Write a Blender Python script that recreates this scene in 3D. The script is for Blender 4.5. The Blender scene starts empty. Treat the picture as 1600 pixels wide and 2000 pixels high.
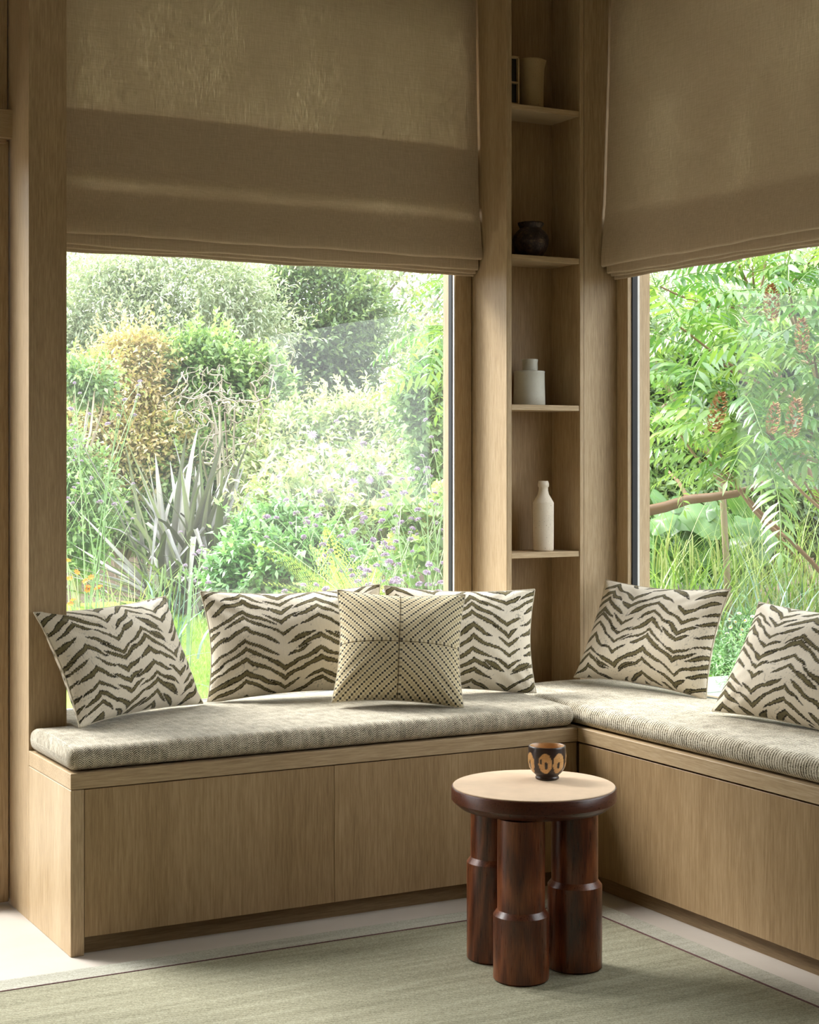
import bpy, bmesh, math, random
import numpy as np
from mathutils import Vector

random.seed(7)
RNG = np.random.default_rng(7)
sc = bpy.context.scene
COL = sc.collection

# ------------------------------------------------------------------ camera, sky, exposure
TH = math.radians(28.386)          # heading of the view, measured from +Y towards +X
CT, ST = math.cos(TH), math.sin(TH)
FPX, HORIZON, EYE = 3253.0, 898.0, 1.15
cam_d = bpy.data.cameras.new('camera')
cam_d.sensor_fit = 'VERTICAL'
cam_d.sensor_height = 36.0
cam_d.lens = FPX / 2000.0 * 36.0
cam_d.shift_y = -(1000.0 - HORIZON) / 2000.0
cam_d.clip_start, cam_d.clip_end = 0.05, 300
cam = bpy.data.objects.new('camera', cam_d)
cam.location = (0, 0, EYE)
cam.rotation_euler = (math.pi / 2, 0, -TH)
COL.objects.link(cam)
sc.camera = cam

SKY = 5.8
EXPOSURE = 0.1
world = bpy.data.worlds.new('overcast_sky')
sc.world = world
world.use_nodes = True
wn, wl = world.node_tree.nodes, world.node_tree.links
wn.clear()
w_out = wn.new('ShaderNodeOutputWorld')
w_bg = wn.new('ShaderNodeBackground')
w_tc = wn.new('ShaderNodeTexCoord')
w_sep = wn.new('ShaderNodeSeparateXYZ')
w_m = wn.new('ShaderNodeMath'); w_m.operation = 'MULTIPLY_ADD'
w_c = wn.new('ShaderNodeMath'); w_c.operation = 'MAXIMUM'; w_c.inputs[1].default_value = 0.0
wl.new(w_tc.outputs['Generated'], w_sep.inputs[0])
wl.new(w_sep.outputs['Z'], w_c.inputs[0])
wl.new(w_c.outputs[0], w_m.inputs[0])
w_m.inputs[1].default_value = SKY * 0.50         # overcast dome: brighter towards the zenith
w_m.inputs[2].default_value = SKY * 0.50
w_bg.inputs['Color'].default_value = (0.94, 0.975, 1.0, 1)
wl.new(w_m.outputs[0], w_bg.inputs['Strength'])
wl.new(w_bg.outputs[0], w_out.inputs['Surface'])

# the veiled sun behind the cloud: soft-edged, from beyond the big window
sun_d = bpy.data.lights.new('veiled_sun', 'SUN')
sun_d.energy = 7.4
sun_d.angle = math.radians(24)
sun_d.color = (1.0, .98, .955)
sun = bpy.data.objects.new('veiled_sun', sun_d)
sun.rotation_euler = Vector((.62, -1.0, -1.12)).to_track_quat('-Z', 'Y').to_euler()
sun.location = (-4, 10, 12)
COL.objects.link(sun)

vs = sc.view_settings
vs.view_transform = 'Standard'
vs.look = 'None'
vs.exposure = EXPOSURE
vs.gamma = 1.0
vs.use_curve_mapping = False
cy = sc.cycles
cy.max_bounces = 5
cy.diffuse_bounces = 4
cy.glossy_bounces = 3
cy.transmission_bounces = 4
cy.transparent_max_bounces = 12
cy.caustics_reflective = False
cy.caustics_refractive = False
cy.sample_clamp_indirect = 6.0
cy.use_adaptive_sampling = True
cy.adaptive_threshold = 0.08
cy.adaptive_min_samples = 16

# ------------------------------------------------------------------ helpers
def at(px, d, z=0.0):
    """a place in the garden: bearing px, distance d along the view, height z"""
    r = (px - 800.0) / FPX * d
    return np.array([r * CT + d * ST, -r * ST + d * CT, z])

def zat(py, d):
    return EYE - (py - HORIZON) / FPX * d

def tag(o, label, cat=None, group=None, kind=None):
    o['label'] = label
    if cat: o['category'] = cat
    if group: o['group'] = group
    if kind: o['kind'] = kind
    return o

def empty(name, loc, label, cat=None, group=None, kind=None):
    o = bpy.data.objects.new(name, None)
    o.empty_display_size = 0.05
    o.location = tuple(float(v) for v in loc)
    COL.objects.link(o)
    return tag(o, label, cat, group, kind)

def np_mesh(name, V, faces, smooth=False, attrs=None, uv=None, mat_idx=None):
    me = bpy.data.meshes.new(name)
    V = np.ascontiguousarray(V, dtype=np.float32)
    faces = [np.asarray(f, dtype=np.int32) for f in faces if len(f)]
    tot = np.concatenate([np.full(len(f), f.shape[1], dtype=np.int32) for f in faces])
    loops = np.concatenate([f.ravel() for f in faces])
    start = np.concatenate([[0], np.cumsum(tot)[:-1]]).astype(np.int32)
    me.vertices.add(len(V)); me.vertices.foreach_set('co', V.ravel())
    me.loops.add(len(loops)); me.loops.foreach_set('vertex_index', loops)
    me.polygons.add(len(tot))
    me.polygons.foreach_set('loop_start', start)
    me.polygons.foreach_set('loop_total', tot)
    if smooth:
        me.polygons.foreach_set('use_smooth', np.ones(len(tot), dtype=bool))
    if mat_idx is not None:
        me.polygons.foreach_set('material_index', np.asarray(mat_idx, dtype=np.int32))
    me.update(calc_edges=True)
    if attrs:
        for k, a in attrs.items():
            a = np.asarray(a, dtype=np.float32)
            if a.ndim == 1:
                at_ = me.attributes.new(k, 'FLOAT', 'POINT'); at_.data.foreach_set('value', a)
            else:
                at_ = me.attributes.new(k, 'FLOAT_COLOR', 'POINT')
                at_.data.foreach_set('color', np.concatenate([a, np.ones((len(a), 1), np.float32)], 1).ravel())
    if uv is not None:
        ul = me.uv_layers.new(name='UVMap')
        ul.data.foreach_set('uv', np.asarray(uv, dtype=np.float32)[loops].ravel())
    return me

def link(name, me, mats, parent=None):
    o = bpy.data.objects.new(name, me)
    for m in (mats if isinstance(mats, (list, tuple)) else [mats]):
        if m.name not in [x.name for x in me.materials if x]:
            me.materials.append(m)
    COL.objects.link(o)
    if parent is not None:
        o.parent = parent
    return o

def ploc(parent):
    return np.array(parent.location) if parent is not None else np.zeros(3)

def obj(name, V, faces, mats, parent=None, recenter=False, **kw):
    V = np.asarray(V, dtype=float)
    loc = None
    if parent is not None:
        V = V - ploc(parent)
    elif recenter:
        lo, hi = V.min(0), V.max(0)
        loc = np.array([(lo[0] + hi[0]) / 2, (lo[1] + hi[1]) / 2, lo[2]])
        V = V - loc
    o = link(name, np_mesh(name, V, faces, **kw), mats, parent)
    if loc is not None:
        o.location = tuple(loc)
    return o

def box(name, x0, x1, y0, y1, z0, z1, mat, parent=None, bev=0.0015):
    bm = bmesh.new()
    L = ploc(parent)
    bmesh.ops.create_cube(bm, size=1)
    for v in bm.verts:
        v.co = Vector(((x0 if v.co.x < 0 else x1) - L[0], (y0 if v.co.y < 0 else y1) - L[1], (z0 if v.co.z < 0 else z1) - L[2]))
    if bev:
        bmesh.ops.bevel(bm, geom=list(bm.edges), offset=bev, segments=1, affect='EDGES', profile=0.5)
    me = bpy.data.meshes.new(name); bm.to_mesh(me); bm.free()
    return link(name, me, mat, parent)

def boxes(name, lst, mat, parent=None, bev=0.0):
    """several boxes that make up one rigid piece"""
    bm = bmesh.new()
    L = ploc(parent)
    for (x0, x1, y0, y1, z0, z1) in lst:
        g = bmesh.ops.create_cube(bm, size=1)['verts']
        for v in g:
            v.co = Vector(((x0 if v.co.x < 0 else x1) - L[0], (y0 if v.co.y < 0 else y1) - L[1], (z0 if v.co.z < 0 else z1) - L[2]))
    me = bpy.data.meshes.new(name); bm.to_mesh(me); bm.free()
    return link(name, me, mat, parent)

def unit(v):
    return v / np.maximum(np.linalg.norm(v, axis=-1, keepdims=True), 1e-9)

def lathe(profile, seg=48, wob=None):
    """profile: list of (radius, z) -> verts, faces (closed where radius = 0)"""
    V, F3, F4 = [], [], []
    a = np.linspace(0, 2 * np.pi, seg, endpoint=False)
    for i, (r, z) in enumerate(profile):
        rr = np.full(seg, r)
        if wob is not None:
            rr = rr * (1 + wob(a, i, z))
        V.append(np.stack([rr * np.cos(a), rr * np.sin(a), np.full(seg, z)], 1))
    V = np.concatenate(V)
    n = len(profile)
    i = np.arange(seg); j = (i + 1) % seg
    for k in range(n - 1):
        F4.append(np.stack([k * seg + i, k * seg + j, (k + 1) * seg + j, (k + 1) * seg + i], 1))
    return V, [np.concatenate(F4)]

class Geo:
    """collects tubes, blades and leaves that belong to one part"""
    def __init__(s):
        s.V, s.F3, s.F4, s.A, s.n = [], [], [], [], 0
    def add(s, V, f3=None, f4=None, rnd=None):
        V = np.asarray(V, float)
        s.V.append(V)
        if f3 is not None and len(f3): s.F3.append(np.asarray(f3) + s.n)
        if f4 is not None and len(f4): s.F4.append(np.asarray(f4) + s.n)
        s.A.append(np.full(len(V), random.random() if rnd is None else rnd) if np.ndim(rnd) == 0 else np.asarray(rnd))
        s.n += len(V)
    def tube(s, pts, r, sides=5, rnd=None):
        pts = np.asarray(pts, float); n = len(pts)
        r = np.broadcast_to(np.asarray(r, float), (n,))
        t = unit(np.gradient(pts, axis=0))
        ref = np.array([0.31, 0.52, 0.79]); ref = np.where(np.abs(t @ ref)[:, None] > .95, np.array([1., 0, 0]), ref)
        x = unit(np.cross(t, ref)); y = np.cross(t, x)
        a = np.linspace(0, 2 * np.pi, sides, endpoint=False)
        V = (pts[:, None] + r[:, None, None] * (np.cos(a)[None, :, None] * x[:, None] + np.sin(a)[None, :, None] * y[:, None])).reshape(-1, 3)
        i = np.arange(sides); j = (i + 1) % sides
        F = np.concatenate([np.stack([k * sides + i, k * sides + j, (k + 1) * sides + j, (k + 1) * sides + i], 1) for k in range(n - 1)])
        s.add(V, f4=F, rnd=rnd)
    def blade(s, pts, w, side, fold=0.0, up=None, rnd=None):
        """a strap of width w(n) along pts, its width along side, folded by fold"""
        pts = np.asarray(pts, float); n = len(pts)
        w = np.broadcast_to(np.asarray(w, float), (n,))[:, None]
        side = np.asarray(side, float)
        t = unit(np.gradient(pts, axis=0))
        sd = unit(np.broadcast_to(side, (n, 3)) - (t * side).sum(1, keepdims=True) * t)
        nr = np.cross(sd, t)
        V = np.concatenate([pts - sd * w / 2 + nr * w * fold, pts, pts + sd * w / 2 + nr * w * fold])
        i = np.arange(n - 1)
        F = np.concatenate([np.stack([i, i + 1, n + i + 1, n + i], 1), np.stack([n + i, n + i + 1, 2 * n + i + 1, 2 * n + i], 1)])
        s.add(V, f4=F, rnd=rnd)
    def leaves(s, P, D, N, L, wr=0.4, cup=0.12, bend=0.12, rnd=None):
        P, D, N = map(np.asarray, (P, D, N)); n = len(P)
        D = unit(D); X = unit(np.cross(D, N)); Z = np.cross(X, D)
        L = np.broadcast_to(np.asarray(L, float), (n,))[:, None]
        T = np.array([[0, 0, 0], [-.5 * wr, .42, cup * wr], [0, .5, 0.0], [.5 * wr, .42, cup * wr], [0, 1, -bend]])
        V = P[:, None] + L[:, None] * (T[None, :, 0:1] * X[:, None] + T[None, :, 1:2] * D[:, None] + T[None, :, 2:3] * Z[:, None])
        f = np.array([[0, 2, 1], [0, 3, 2], [1, 2, 4], [2, 3, 4]])
        F = (np.arange(n)[:, None, None] * 5 + f[None]).reshape(-1, 3)
        if rnd is None: rnd = RNG.random(n)
        s.add(V.reshape(-1, 3), f3=F, rnd=np.repeat(np.broadcast_to(rnd, (n,)), 5))
    def build(s, name, mats, parent=None, smooth=False, **kw):
        V = np.concatenate(s.V)
        fs = []
        if s.F3: fs.append(np.concatenate(s.F3))
        if s.F4: fs.append(np.concatenate(s.F4))
        return obj(name, V, fs, mats, parent, smooth=smooth, attrs={'rnd': np.concatenate(s.A)}, **kw)
    def mesh(s, name, smooth=False):
        fs = []
        if s.F3: fs.append(np.concatenate(s.F3))
        if s.F4: fs.append(np.concatenate(s.F4))
        return np_mesh(name, np.concatenate(s.V), fs, smooth=smooth, attrs={'rnd': np.concatenate(s.A)})

# ------------------------------------------------------------------ materials
def mat_new(name):
    m = bpy.data.materials.new(name); m.use_nodes = True
    nt = m.node_tree; nt.nodes.clear()
    out = nt.nodes.new('ShaderNodeOutputMaterial')
    return m, nt, out

class N:
    """small node-graph writer"""
    def __init__(s, nt): s.nt = nt
    def new(s, t, **kw):
        n = s.nt.nodes.new(t)
        for k, v in kw.items():
            if k in n.inputs.keys() if isinstance(k, str) else False: n.inputs[k].default_value = v
            else: setattr(n, k, v)
        return n
    def lk(s, a, b): s.nt.links.new(a, b)
    def math(s, op, a, b=None, c=None):
        n = s.nt.nodes.new('ShaderNodeMath'); n.operation = op
        for i, v in enumerate((a, b, c)):
            if v is None: continue
            if isinstance(v, (int, float)): n.inputs[i].default_value = v
            else: s.lk(v, n.inputs[i])
        return n.outputs[0]
    def coord(s, kind='Object', scale=(1, 1, 1), loc=(0, 0, 0), rot=(0, 0, 0)):
        tc = s.nt.nodes.new('ShaderNodeTexCoord'); mp = s.nt.nodes.new('ShaderNodeMapping')
        mp.inputs['Scale'].default_value = scale; mp.inputs['Location'].default_value = loc; mp.inputs['Rotation'].default_value = rot
        s.lk(tc.outputs[kind], mp.inputs[0]); return mp.outputs[0]
    def noise(s, vec, scale, detail=3, rough=.55, dist=0.0):
        n = s.nt.nodes.new('ShaderNodeTexNoise'); n.inputs['Scale'].default_value = scale
        n.inputs['Detail'].default_value = detail; n.inputs['Roughness'].default_value = rough; n.inputs['Distortion'].default_value = dist
        s.lk(vec, n.inputs['Vector']); return n.outputs['Fac']
    def ramp(s, fac, stops, interp='LINEAR'):
        n = s.nt.nodes.new('ShaderNodeValToRGB'); n.color_ramp.interpolation = interp
        el = n.color_ramp.elements
        while len(el) < len(stops): el.new(0.5)
        for e, (p, c) in zip(el, stops):
            e.position = p; e.color = (*c, 1) if len(c) == 3 else c
        s.lk(fac, n.inputs[0]); return n.outputs[0]
    def mix(s, fac, a, b, mode='MIX'):
        n = s.nt.nodes.new('ShaderNodeMix'); n.data_type = 'RGBA'; n.blend_type = mode
        for i, v in ((0, fac), (6, a), (7, b)):
            if isinstance(v, (int, float)): n.inputs[i].default_value = v
            elif isinstance(v, tuple): n.inputs[i].default_value = (*v, 1)
            else: s.lk(v, n.inputs[i])
        return n.outputs[2]
    def attr(s, name, out='Fac'):
        n = s.nt.nodes.new('ShaderNodeAttribute'); n.attribute_name = name; return n.outputs[out]
    def bump(s, h, strength, dist=0.002):
        n = s.nt.nodes.new('ShaderNodeBump'); n.inputs['Strength'].default_value = strength; n.inputs['Distance'].default_value = dist
        s.lk(h, n.inputs['Height']); return n.outputs[0]
    def principled(s, color, rough, out, spec=0.5, normal=None, sheen=0.0, coat=0.0):
        p = s.nt.nodes.new('ShaderNodeBsdfPrincipled')
        for k, v in (('Base Color', color), ('Roughness', rough)):
            if isinstance(v, tuple): p.inputs[k].default_value = (*v, 1)
            elif isinstance(v, (int, float)): p.inputs[k].default_value = v
            else: s.lk(v, p.inputs[k])
        p.inputs['Specular IOR Level'].default_value = spec
        p.inputs['Sheen Weight'].default_value = sheen
        p.inputs['Coat Weight'].default_value = coat
        if normal is not None: s.lk(normal, p.inputs['Normal'])
        if out is not None: s.lk(p.outputs[0], out.inputs['Surface'])
        return p

def lin(r, g, b):
    f = lambda c: (c / 255 / 12.92) if c / 255 <= .04045 else ((c / 255 + .055) / 1.055) ** 2.4
    return (f(r), f(g), f(b))

def wood(name, axis, dark, mid, light, rough=.5, fine=1.0, spec=.35, figure=0.0):
    m, nt, out = mat_new(name); n = N(nt)
    k = {'x': (0.05, 1, 1), 'y': (1, 0.05, 1), 'z': (1, 1, 0.05)}[axis]
    v = n.coord('Object', scale=k)
    oi = nt.nodes.new('ShaderNodeObjectInfo')
    vo = nt.nodes.new('ShaderNodeVectorMath'); vo.operation = 'ADD'
    n.lk(v, vo.inputs[0]); cmb = nt.nodes.new('ShaderNodeCombineXYZ')
    sh = n.math('MULTIPLY', oi.outputs['Random'], 7.0)
    for i in range(3): n.lk(sh, cmb.inputs[i])
    n.lk(cmb.outputs[0], vo.inputs[1]); v = vo.outputs[0]
    broad = n.noise(v, 7, 2, .5, .3)
    grain = n.noise(v, 260 * fine, 4, .65, .2)
    fleck = n.noise(v, 620 * fine, 2, .6)
    f = n.math('MULTIPLY_ADD', broad, .34, n.math('MULTIPLY_ADD', grain, .46, n.math('MULTIPLY', fleck, .20)))
    if figure:
        wv = nt.nodes.new('ShaderNodeTexWave'); wv.wave_type = 'RINGS'; wv.rings_direction = 'X' if axis != 'x' else 'Y'
        wv.inputs['Scale'].default_value = 16; wv.inputs['Distortion'].default_value = 5; wv.inputs['Detail'].default_value = 2; wv.inputs['Detail Scale'].default_value = 2.2
        vv = n.coord('Object', scale={'x': (.12, 1, 1), 'y': (1, .12, 1), 'z': (1, 1, .12)}[axis], loc=(.3, .1, .2)); n.lk(vv, wv.inputs['Vector'])
        f = n.math('MULTIPLY_ADD', wv.outputs['Fac'], figure, n.math('MULTIPLY', f, 1 - figure))
    c = n.ramp(f, [(.32, dark), (.5, mid), (.68, light)])
    b = n.bump(n.math('ADD', grain, fleck), .12, .0006)
    rr = n.math('MULTIPLY_ADD', grain, .2, rough - .1)
    n.principled(c, rr, out, spec, b)
    return m

OAK = (lin(146, 121, 90), lin(181, 157, 123), lin(205, 184, 152))
M = {}
for ax in 'xyz':
    M['oak_' + ax] = wood('oak_grain_' + ax, ax, *OAK)
DK = (lin(126, 101, 68), lin(159, 132, 96), lin(185, 159, 122))
M['oak_panel'] = wood('oak_veneer_panel', 'z', *DK, fine=.8)
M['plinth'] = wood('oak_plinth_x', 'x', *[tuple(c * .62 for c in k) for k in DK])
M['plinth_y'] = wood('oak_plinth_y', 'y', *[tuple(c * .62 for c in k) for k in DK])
M['walnut'] = wood('stained_oak', 'z', lin(32, 12, 7), lin(98, 48, 25), lin(144, 84, 48), rough=.30, fine=1.5, spec=.55, figure=.14)
M['walnut_top'] = wood('stained_oak_rim', 'x', lin(40, 17, 10), lin(78, 38, 24), lin(104, 56, 36), rough=.30, fine=1.2, spec=.55)

def simple(name, col, rough=.6, spec=.4, var=.06, scale=30, bump=0.0, bscale=200):
    m, nt, out = mat_new(name); n = N(nt)
    v = n.coord('Object')
    f = n.noise(v, scale, 4, .6)
    c = n.ramp(f, [(.3, tuple(x * (1 - var * 2) for x in col)), (.7, tuple(min(1, x * (1 + var * 2)) for x in col))])
    nb = n.bump(n.noise(v, bscale, 3), bump, .001) if bump else None
    n.principled(c, rough, out, spec, nb)
    return m

M['plaster'] = simple('ceiling_plaster', (.62, .58, .52), .9, .1, .02, 3)
M['brick_out'] = simple('outer_cladding', (.35, .29, .22), .8, .2, .08, 6)
M['black'] = simple('black_gasket', (.014, .015, .018), .45, .4, .02)
M['lit_edge'] = simple('lit_frame_edge', (.78, .76, .74), .4, .5, .02)  # pale colour stands in for outside light catching the frame reveal
M['concrete'] = simple('polished_concrete', lin(184, 175, 165), .55, .35, .03, 5, .04, 60)
M['stone_path'] = simple('garden_paving', lin(150, 158, 150), .85, .2, .08, 25, .3, 90)
M['bounce_stone'] = simple('light_bounce_paving', lin(206, 200, 190), .85, .2, .04, 8)
M['soil'] = simple('garden_soil', (.09, .065, .045), .95, .1, .25, 18, .5, 40)

def glass_mat(name='window_glass', dlo=.008, dhi=.024, F0=.035):
    m, nt, out = mat_new(name); n = N(nt)
    tr = nt.nodes.new('ShaderNodeBsdfTransparent'); tr.inputs[0].default_value = (.985, .99, .985, 1)
    gl = nt.nodes.new('ShaderNodeBsdfGlossy'); gl.inputs['Roughness'].default_value = 0.0; gl.inputs['Color'].default_value = (1, 1, 1, 1)
    ge = nt.nodes.new('ShaderNodeNewGeometry')
    dt = nt.nodes.new('ShaderNodeVectorMath'); dt.operation = 'DOT_PRODUCT'
    n.lk(ge.outputs['Normal'], dt.inputs[0]); n.lk(ge.outputs['Incoming'], dt.inputs[1])
    k = n.math('SUBTRACT', 1.0, n.math('ABSOLUTE', dt.outputs['Value']))
    fres = n.math('MULTIPLY_ADD', n.math('POWER', k, 5.0), 1 - F0, F0)
    mx = nt.nodes.new('ShaderNodeMixShader')
    n.lk(fres, mx.inputs[0]); n.lk(tr.outputs[0], mx.inputs[1]); n.lk(gl.outputs[0], mx.inputs[2])
    # a film of dust on the pane that the sky lights up
    du = nt.nodes.new('ShaderNodeBsdfTranslucent'); du.inputs[0].default_value = (1, 1, 1, 1)
    md = nt.nodes.new('ShaderNodeMixShader')
    dust = n.noise(n.coord('Object'), 1.6, 4, .6)
    n.lk(n.ramp(dust, [(.35, (dlo,) * 3), (.7, (dhi,) * 3)]), md.inputs[0])
    n.lk(mx.outputs[0], md.inputs[1]); n.lk(du.outputs[0], md.inputs[2]); n.lk(md.outputs[0], out.inputs[0])
    return m
M['glass'] = glass_mat()
M['glass_clean'] = glass_mat('cleaner_window_glass', .001, .003, .022)

def linen_mat(name, axis):
    m, nt, out = mat_new(name); n = N(nt)
    warp = n.coord('Object', scale=(1, 1, .035)); weft = n.coord('Object', scale=(.04, .04, 1))
    a = n.noise(warp, 620, 3, .7); b = n.noise(weft, 620, 3, .7)
    patch = n.noise(n.coord('Object', scale=(1, 1, .5)), 5, 3)
    f = n.math('MULTIPLY_ADD', a, .5, n.math('MULTIPLY', b, .5))
    c = n.ramp(f, [(.32, lin(190, 170, 144)), (.68, lin(216, 199, 174))])
    d = nt.nodes.new('ShaderNodeBsdfDiffuse'); n.lk(c, d.inputs['Color']); d.inputs['Roughness'].default_value = .4
    nb = n.bump(n.math('ADD', a, b), .25, .0008); n.lk(nb, d.inputs['Normal'])
    t = nt.nodes.new('ShaderNodeBsdfTranslucent')
    slub = n.math('MULTIPLY_ADD', a, .8, n.math('MULTIPLY', patch, .35))
    tc = n.ramp(slub, [(.46, (.14, .105, .055)), (.62, (.25, .19, .10)), (.76, (1.0, .80, .46))])
    n.lk(tc, t.inputs['Color'])
    mx = nt.nodes.new('ShaderNodeMixShader'); mx.inputs[0].default_value = .08
    n.lk(d.outputs[0], mx.inputs[1]); n.lk(t.outputs[0], mx.inputs[2]); n.lk(mx.outputs[0], out.inputs[0])
    return m
M['linen'] = linen_mat('blind_linen', 'x')

def foliage_mat(name, stops, trans=.45, gloss=.06, rough=.38):
    m, nt, out = mat_new(name); n = N(nt)
    k = len(stops); stops = [tuple(min(.86, x * 1.12) for x in c_) for c_ in stops]
    c = n.ramp(n.attr('rnd'), [(i / max(1, k - 1), s) for i, s in enumerate(stops)])
    d = nt.nodes.new('ShaderNodeBsdfDiffuse'); n.lk(c, d.inputs['Color'])
    t = nt.nodes.new('ShaderNodeBsdfTranslucent'); n.lk(n.mix(1.0, c, (1.0, 1.0, .62), 'MULTIPLY'), t.inputs['Color'])
    g = nt.nodes.new('ShaderNodeBsdfGlossy'); g.inputs['Roughness'].default_value = rough
    m1 = nt.nodes.new('ShaderNodeMixShader'); m1.inputs[0].default_value = trans
    m2 = nt.nodes.new('ShaderNodeMixShader'); m2.inputs[0].default_value = gloss
    n.lk(d.outputs[0], m1.inputs[1]); n.lk(t.outputs[0], m1.inputs[2])
    n.lk(m1.outputs[0], m2.inputs[1]); n.lk(g.outputs[0], m2.inputs[2]); n.lk(m2.outputs[0], out.inputs[0])
    return m

# fabric of the seat cushions: herringbone tweed; UV in metres (u along the bench, v over the profile)
def tweed(name, col_w, row_h, zig, fine, rib=0):
    m, nt, out = mat_new(name); n = N(nt)
    uvn = nt.nodes.new('ShaderNodeUVMap'); uvn.uv_map = 'UVMap'
    sp = nt.nodes.new('ShaderNodeSeparateXYZ'); n.lk(uvn.outputs[0], sp.inputs[0])
    u, v = sp.outputs[0], sp.outputs[1]
    wob = n.math('MULTIPLY_ADD', n.noise(n.coord('UV'), 14, 2), .006, -.003)
    us = n.math('DIVIDE', n.math('ADD', u, wob), col_w)
    tri = n.math('PINGPONG', us, 0.5)                       # 0..0.5 zigzag across a column pair
    ph = n.math('ADD', n.math('DIVIDE', v, row_h), n.math('MULTIPLY', tri, zig))
    st = n.math('SINE', n.math('MULTIPLY', n.math('DIVIDE', n.math('ADD', u, wob), rib) if rib else ph, 2 * math.pi))
    seam = n.math('ABSOLUTE', n.math('SUBTRACT', n.math('PINGPONG', n.math('MULTIPLY', us, 2.0), 0.5), .25))
    edge = n.math('LESS_THAN', n.math('PINGPONG', us, .5), .06)
    sl = n.noise(n.coord('UV', scale=(1, 1, 1)), 26, 3, .7)      # patches of darker yarn
    yarn = n.noise(n.coord('UV', scale=(1, .18, 1)), 420, 2, .6)
    speck = n.noise(n.coord('UV'), 260 * fine, 2, .6)
    f = n.math('MULTIPLY_ADD', st, .16 if rib else .24, n.math('MULTIPLY_ADD', speck, .85 if rib else .62, n.math('MULTIPLY_ADD', sl, .55, n.math('MULTIPLY', edge, .08))))
    f = n.math('ADD', f, -.20 if rib else -.11)
    c = n.ramp(f, [(.14, lin(38, 34, 26)), (.34, lin(108, 98, 78)), (.5, lin(184, 174, 152)), (.72, lin(222, 214, 196))])
    b = n.bump(n.math('MULTIPLY_ADD', st, .4, speck), .35, .0012)
    n.principled(c, .92, out, .15, b, sheen=.15)
    return m
M['tweed_a'] = tweed('herringbone_tweed', .023, .0052, 3.6, 1.0)
M['tweed_b'] = tweed('ribbed_tweed', .016, .0075, .6, 1.0, rib=.0088)

def print_mat(name):
    m, nt, out = mat_new(name); n = N(nt)
    col = n.attr('col', 'Color')
    uv = n.coord('UV')
    rib = n.noise(n.coord('UV', scale=(1, .06, 1)), 520, 2, .6)
    fuzz = n.noise(uv, 380, 2, .6)
    k = n.math('MULTIPLY_ADD', rib, .30, n.math('MULTIPLY_ADD', fuzz, .22, .74))
    cmb = nt.nodes.new('ShaderNodeCombineColor')
    for i in range(3): n.lk(k, cmb.inputs[i])
    c = n.mix(1.0, col, cmb.outputs[0], 'MULTIPLY')
    b = n.bump(n.math('ADD', rib, fuzz), .35, .001)
    n.principled(c, .95, out, .1, b, sheen=.12)
    return m
M['print'] = print_mat('animal_stripe_weave')

def dot_mat():
    m, nt, out = mat_new('dotted_chevron_weave'); n = N(nt)
    uvn = nt.nodes.new('ShaderNodeUVMap'); uvn.uv_map = 'UVMap'
    sp = nt.nodes.new('ShaderNodeSeparateXYZ'); n.lk(uvn.outputs[0], sp.inputs[0])
    CELL = 58.0
    a0 = n.math('MULTIPLY', n.math('ABSOLUTE', sp.outputs[0]), CELL)
    b0 = n.math('MULTIPLY', n.math('ABSOLUTE', sp.outputs[1]), CELL)
    i, j = n.math('FLOOR', a0), n.math('FLOOR', b0)
    k = n.math('MODULO', n.math('ADD', n.math('SUBTRACT', i, j), 400.0), 4.0)
    dark0 = n.math('LESS_THAN', k, .5)
    tan0 = n.math('COMPARE', k, 2.0, .4)
    fx = n.math('ABSOLUTE', n.math('SUBTRACT', n.math('FRACT', a0), .5)); fy = n.math('ABSOLUTE', n.math('SUBTRACT', n.math('FRACT', b0), .5))
    inside = n.math('LESS_THAN', n.math('MAXIMUM', fx, fy), .47)
    dark = n.math('MULTIPLY', dark0, inside)
    uv = n.coord('UV')
    sp1 = n.noise(uv, 190, 3, .7)
    sp2 = n.noise(uv, 90, 2, .6)
    base = n.ramp(sp1, [(.3, lin(176, 160, 124)), (.55, lin(216, 204, 172)), (.75, lin(232, 224, 200))])
    tan = n.ramp(sp1, [(.35, lin(112, 92, 62)), (.6, lin(190, 174, 138))])
    c = n.mix(n.math('MULTIPLY', tan0, .8), base, tan)
    blk = n.ramp(sp2, [(.35, lin(28, 28, 28)), (.65, lin(84, 80, 72))])
    c = n.mix(dark, c, blk)
    puff = n.math('MULTIPLY', n.math('SUBTRACT', .5, fx), n.math('SUBTRACT', .5, fy))
    b = n.bump(n.math('MULTIPLY_ADD', puff, 3.0, sp1), .45, .0016)
    n.principled(c, .95, out, .1, b, sheen=.12)
    return m
M['dots'] = dot_mat()
M['seam'] = simple('dark_seam_thread', lin(92, 80, 60), .9, .1)

def rug_mat(name, lo, mid, hi):
    m, nt, out = mat_new(name); n = N(nt)
    v = n.coord('Object')
    row = n.noise(n.coord('Object', scale=(.07, 1, 1)), 34, 3, .65)
    tw = nt.nodes.new('ShaderNodeTexWave'); tw.bands_direction = 'DIAGONAL'
    tw.inputs['Scale'].default_value = 62; tw.inputs['Distortion'].default_value = 2.5; tw.inputs['Detail'].default_value = 2; tw.inputs['Detail Scale'].default_value = 3
    n.lk(n.coord('Object', scale=(1, 2.2, 0)), tw.inputs['Vector'])
    sp = n.noise(n.coord('Object', scale=(.5, 1, 1)), 420, 3, .7)
    f = n.math('MULTIPLY_ADD', row, .30, n.math('MULTIPLY_ADD', tw.outputs['Fac'], .20, n.math('MULTIPLY', sp, .52)))
    c = n.ramp(f, [(.32, lo), (.5, mid), (.68, hi)])
    b = n.bump(n.math('MULTIPLY_ADD', tw.outputs['Fac'], .6, sp), .55, .003)
    n.principled(c, .97, out, .08, b)
    return m
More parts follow.
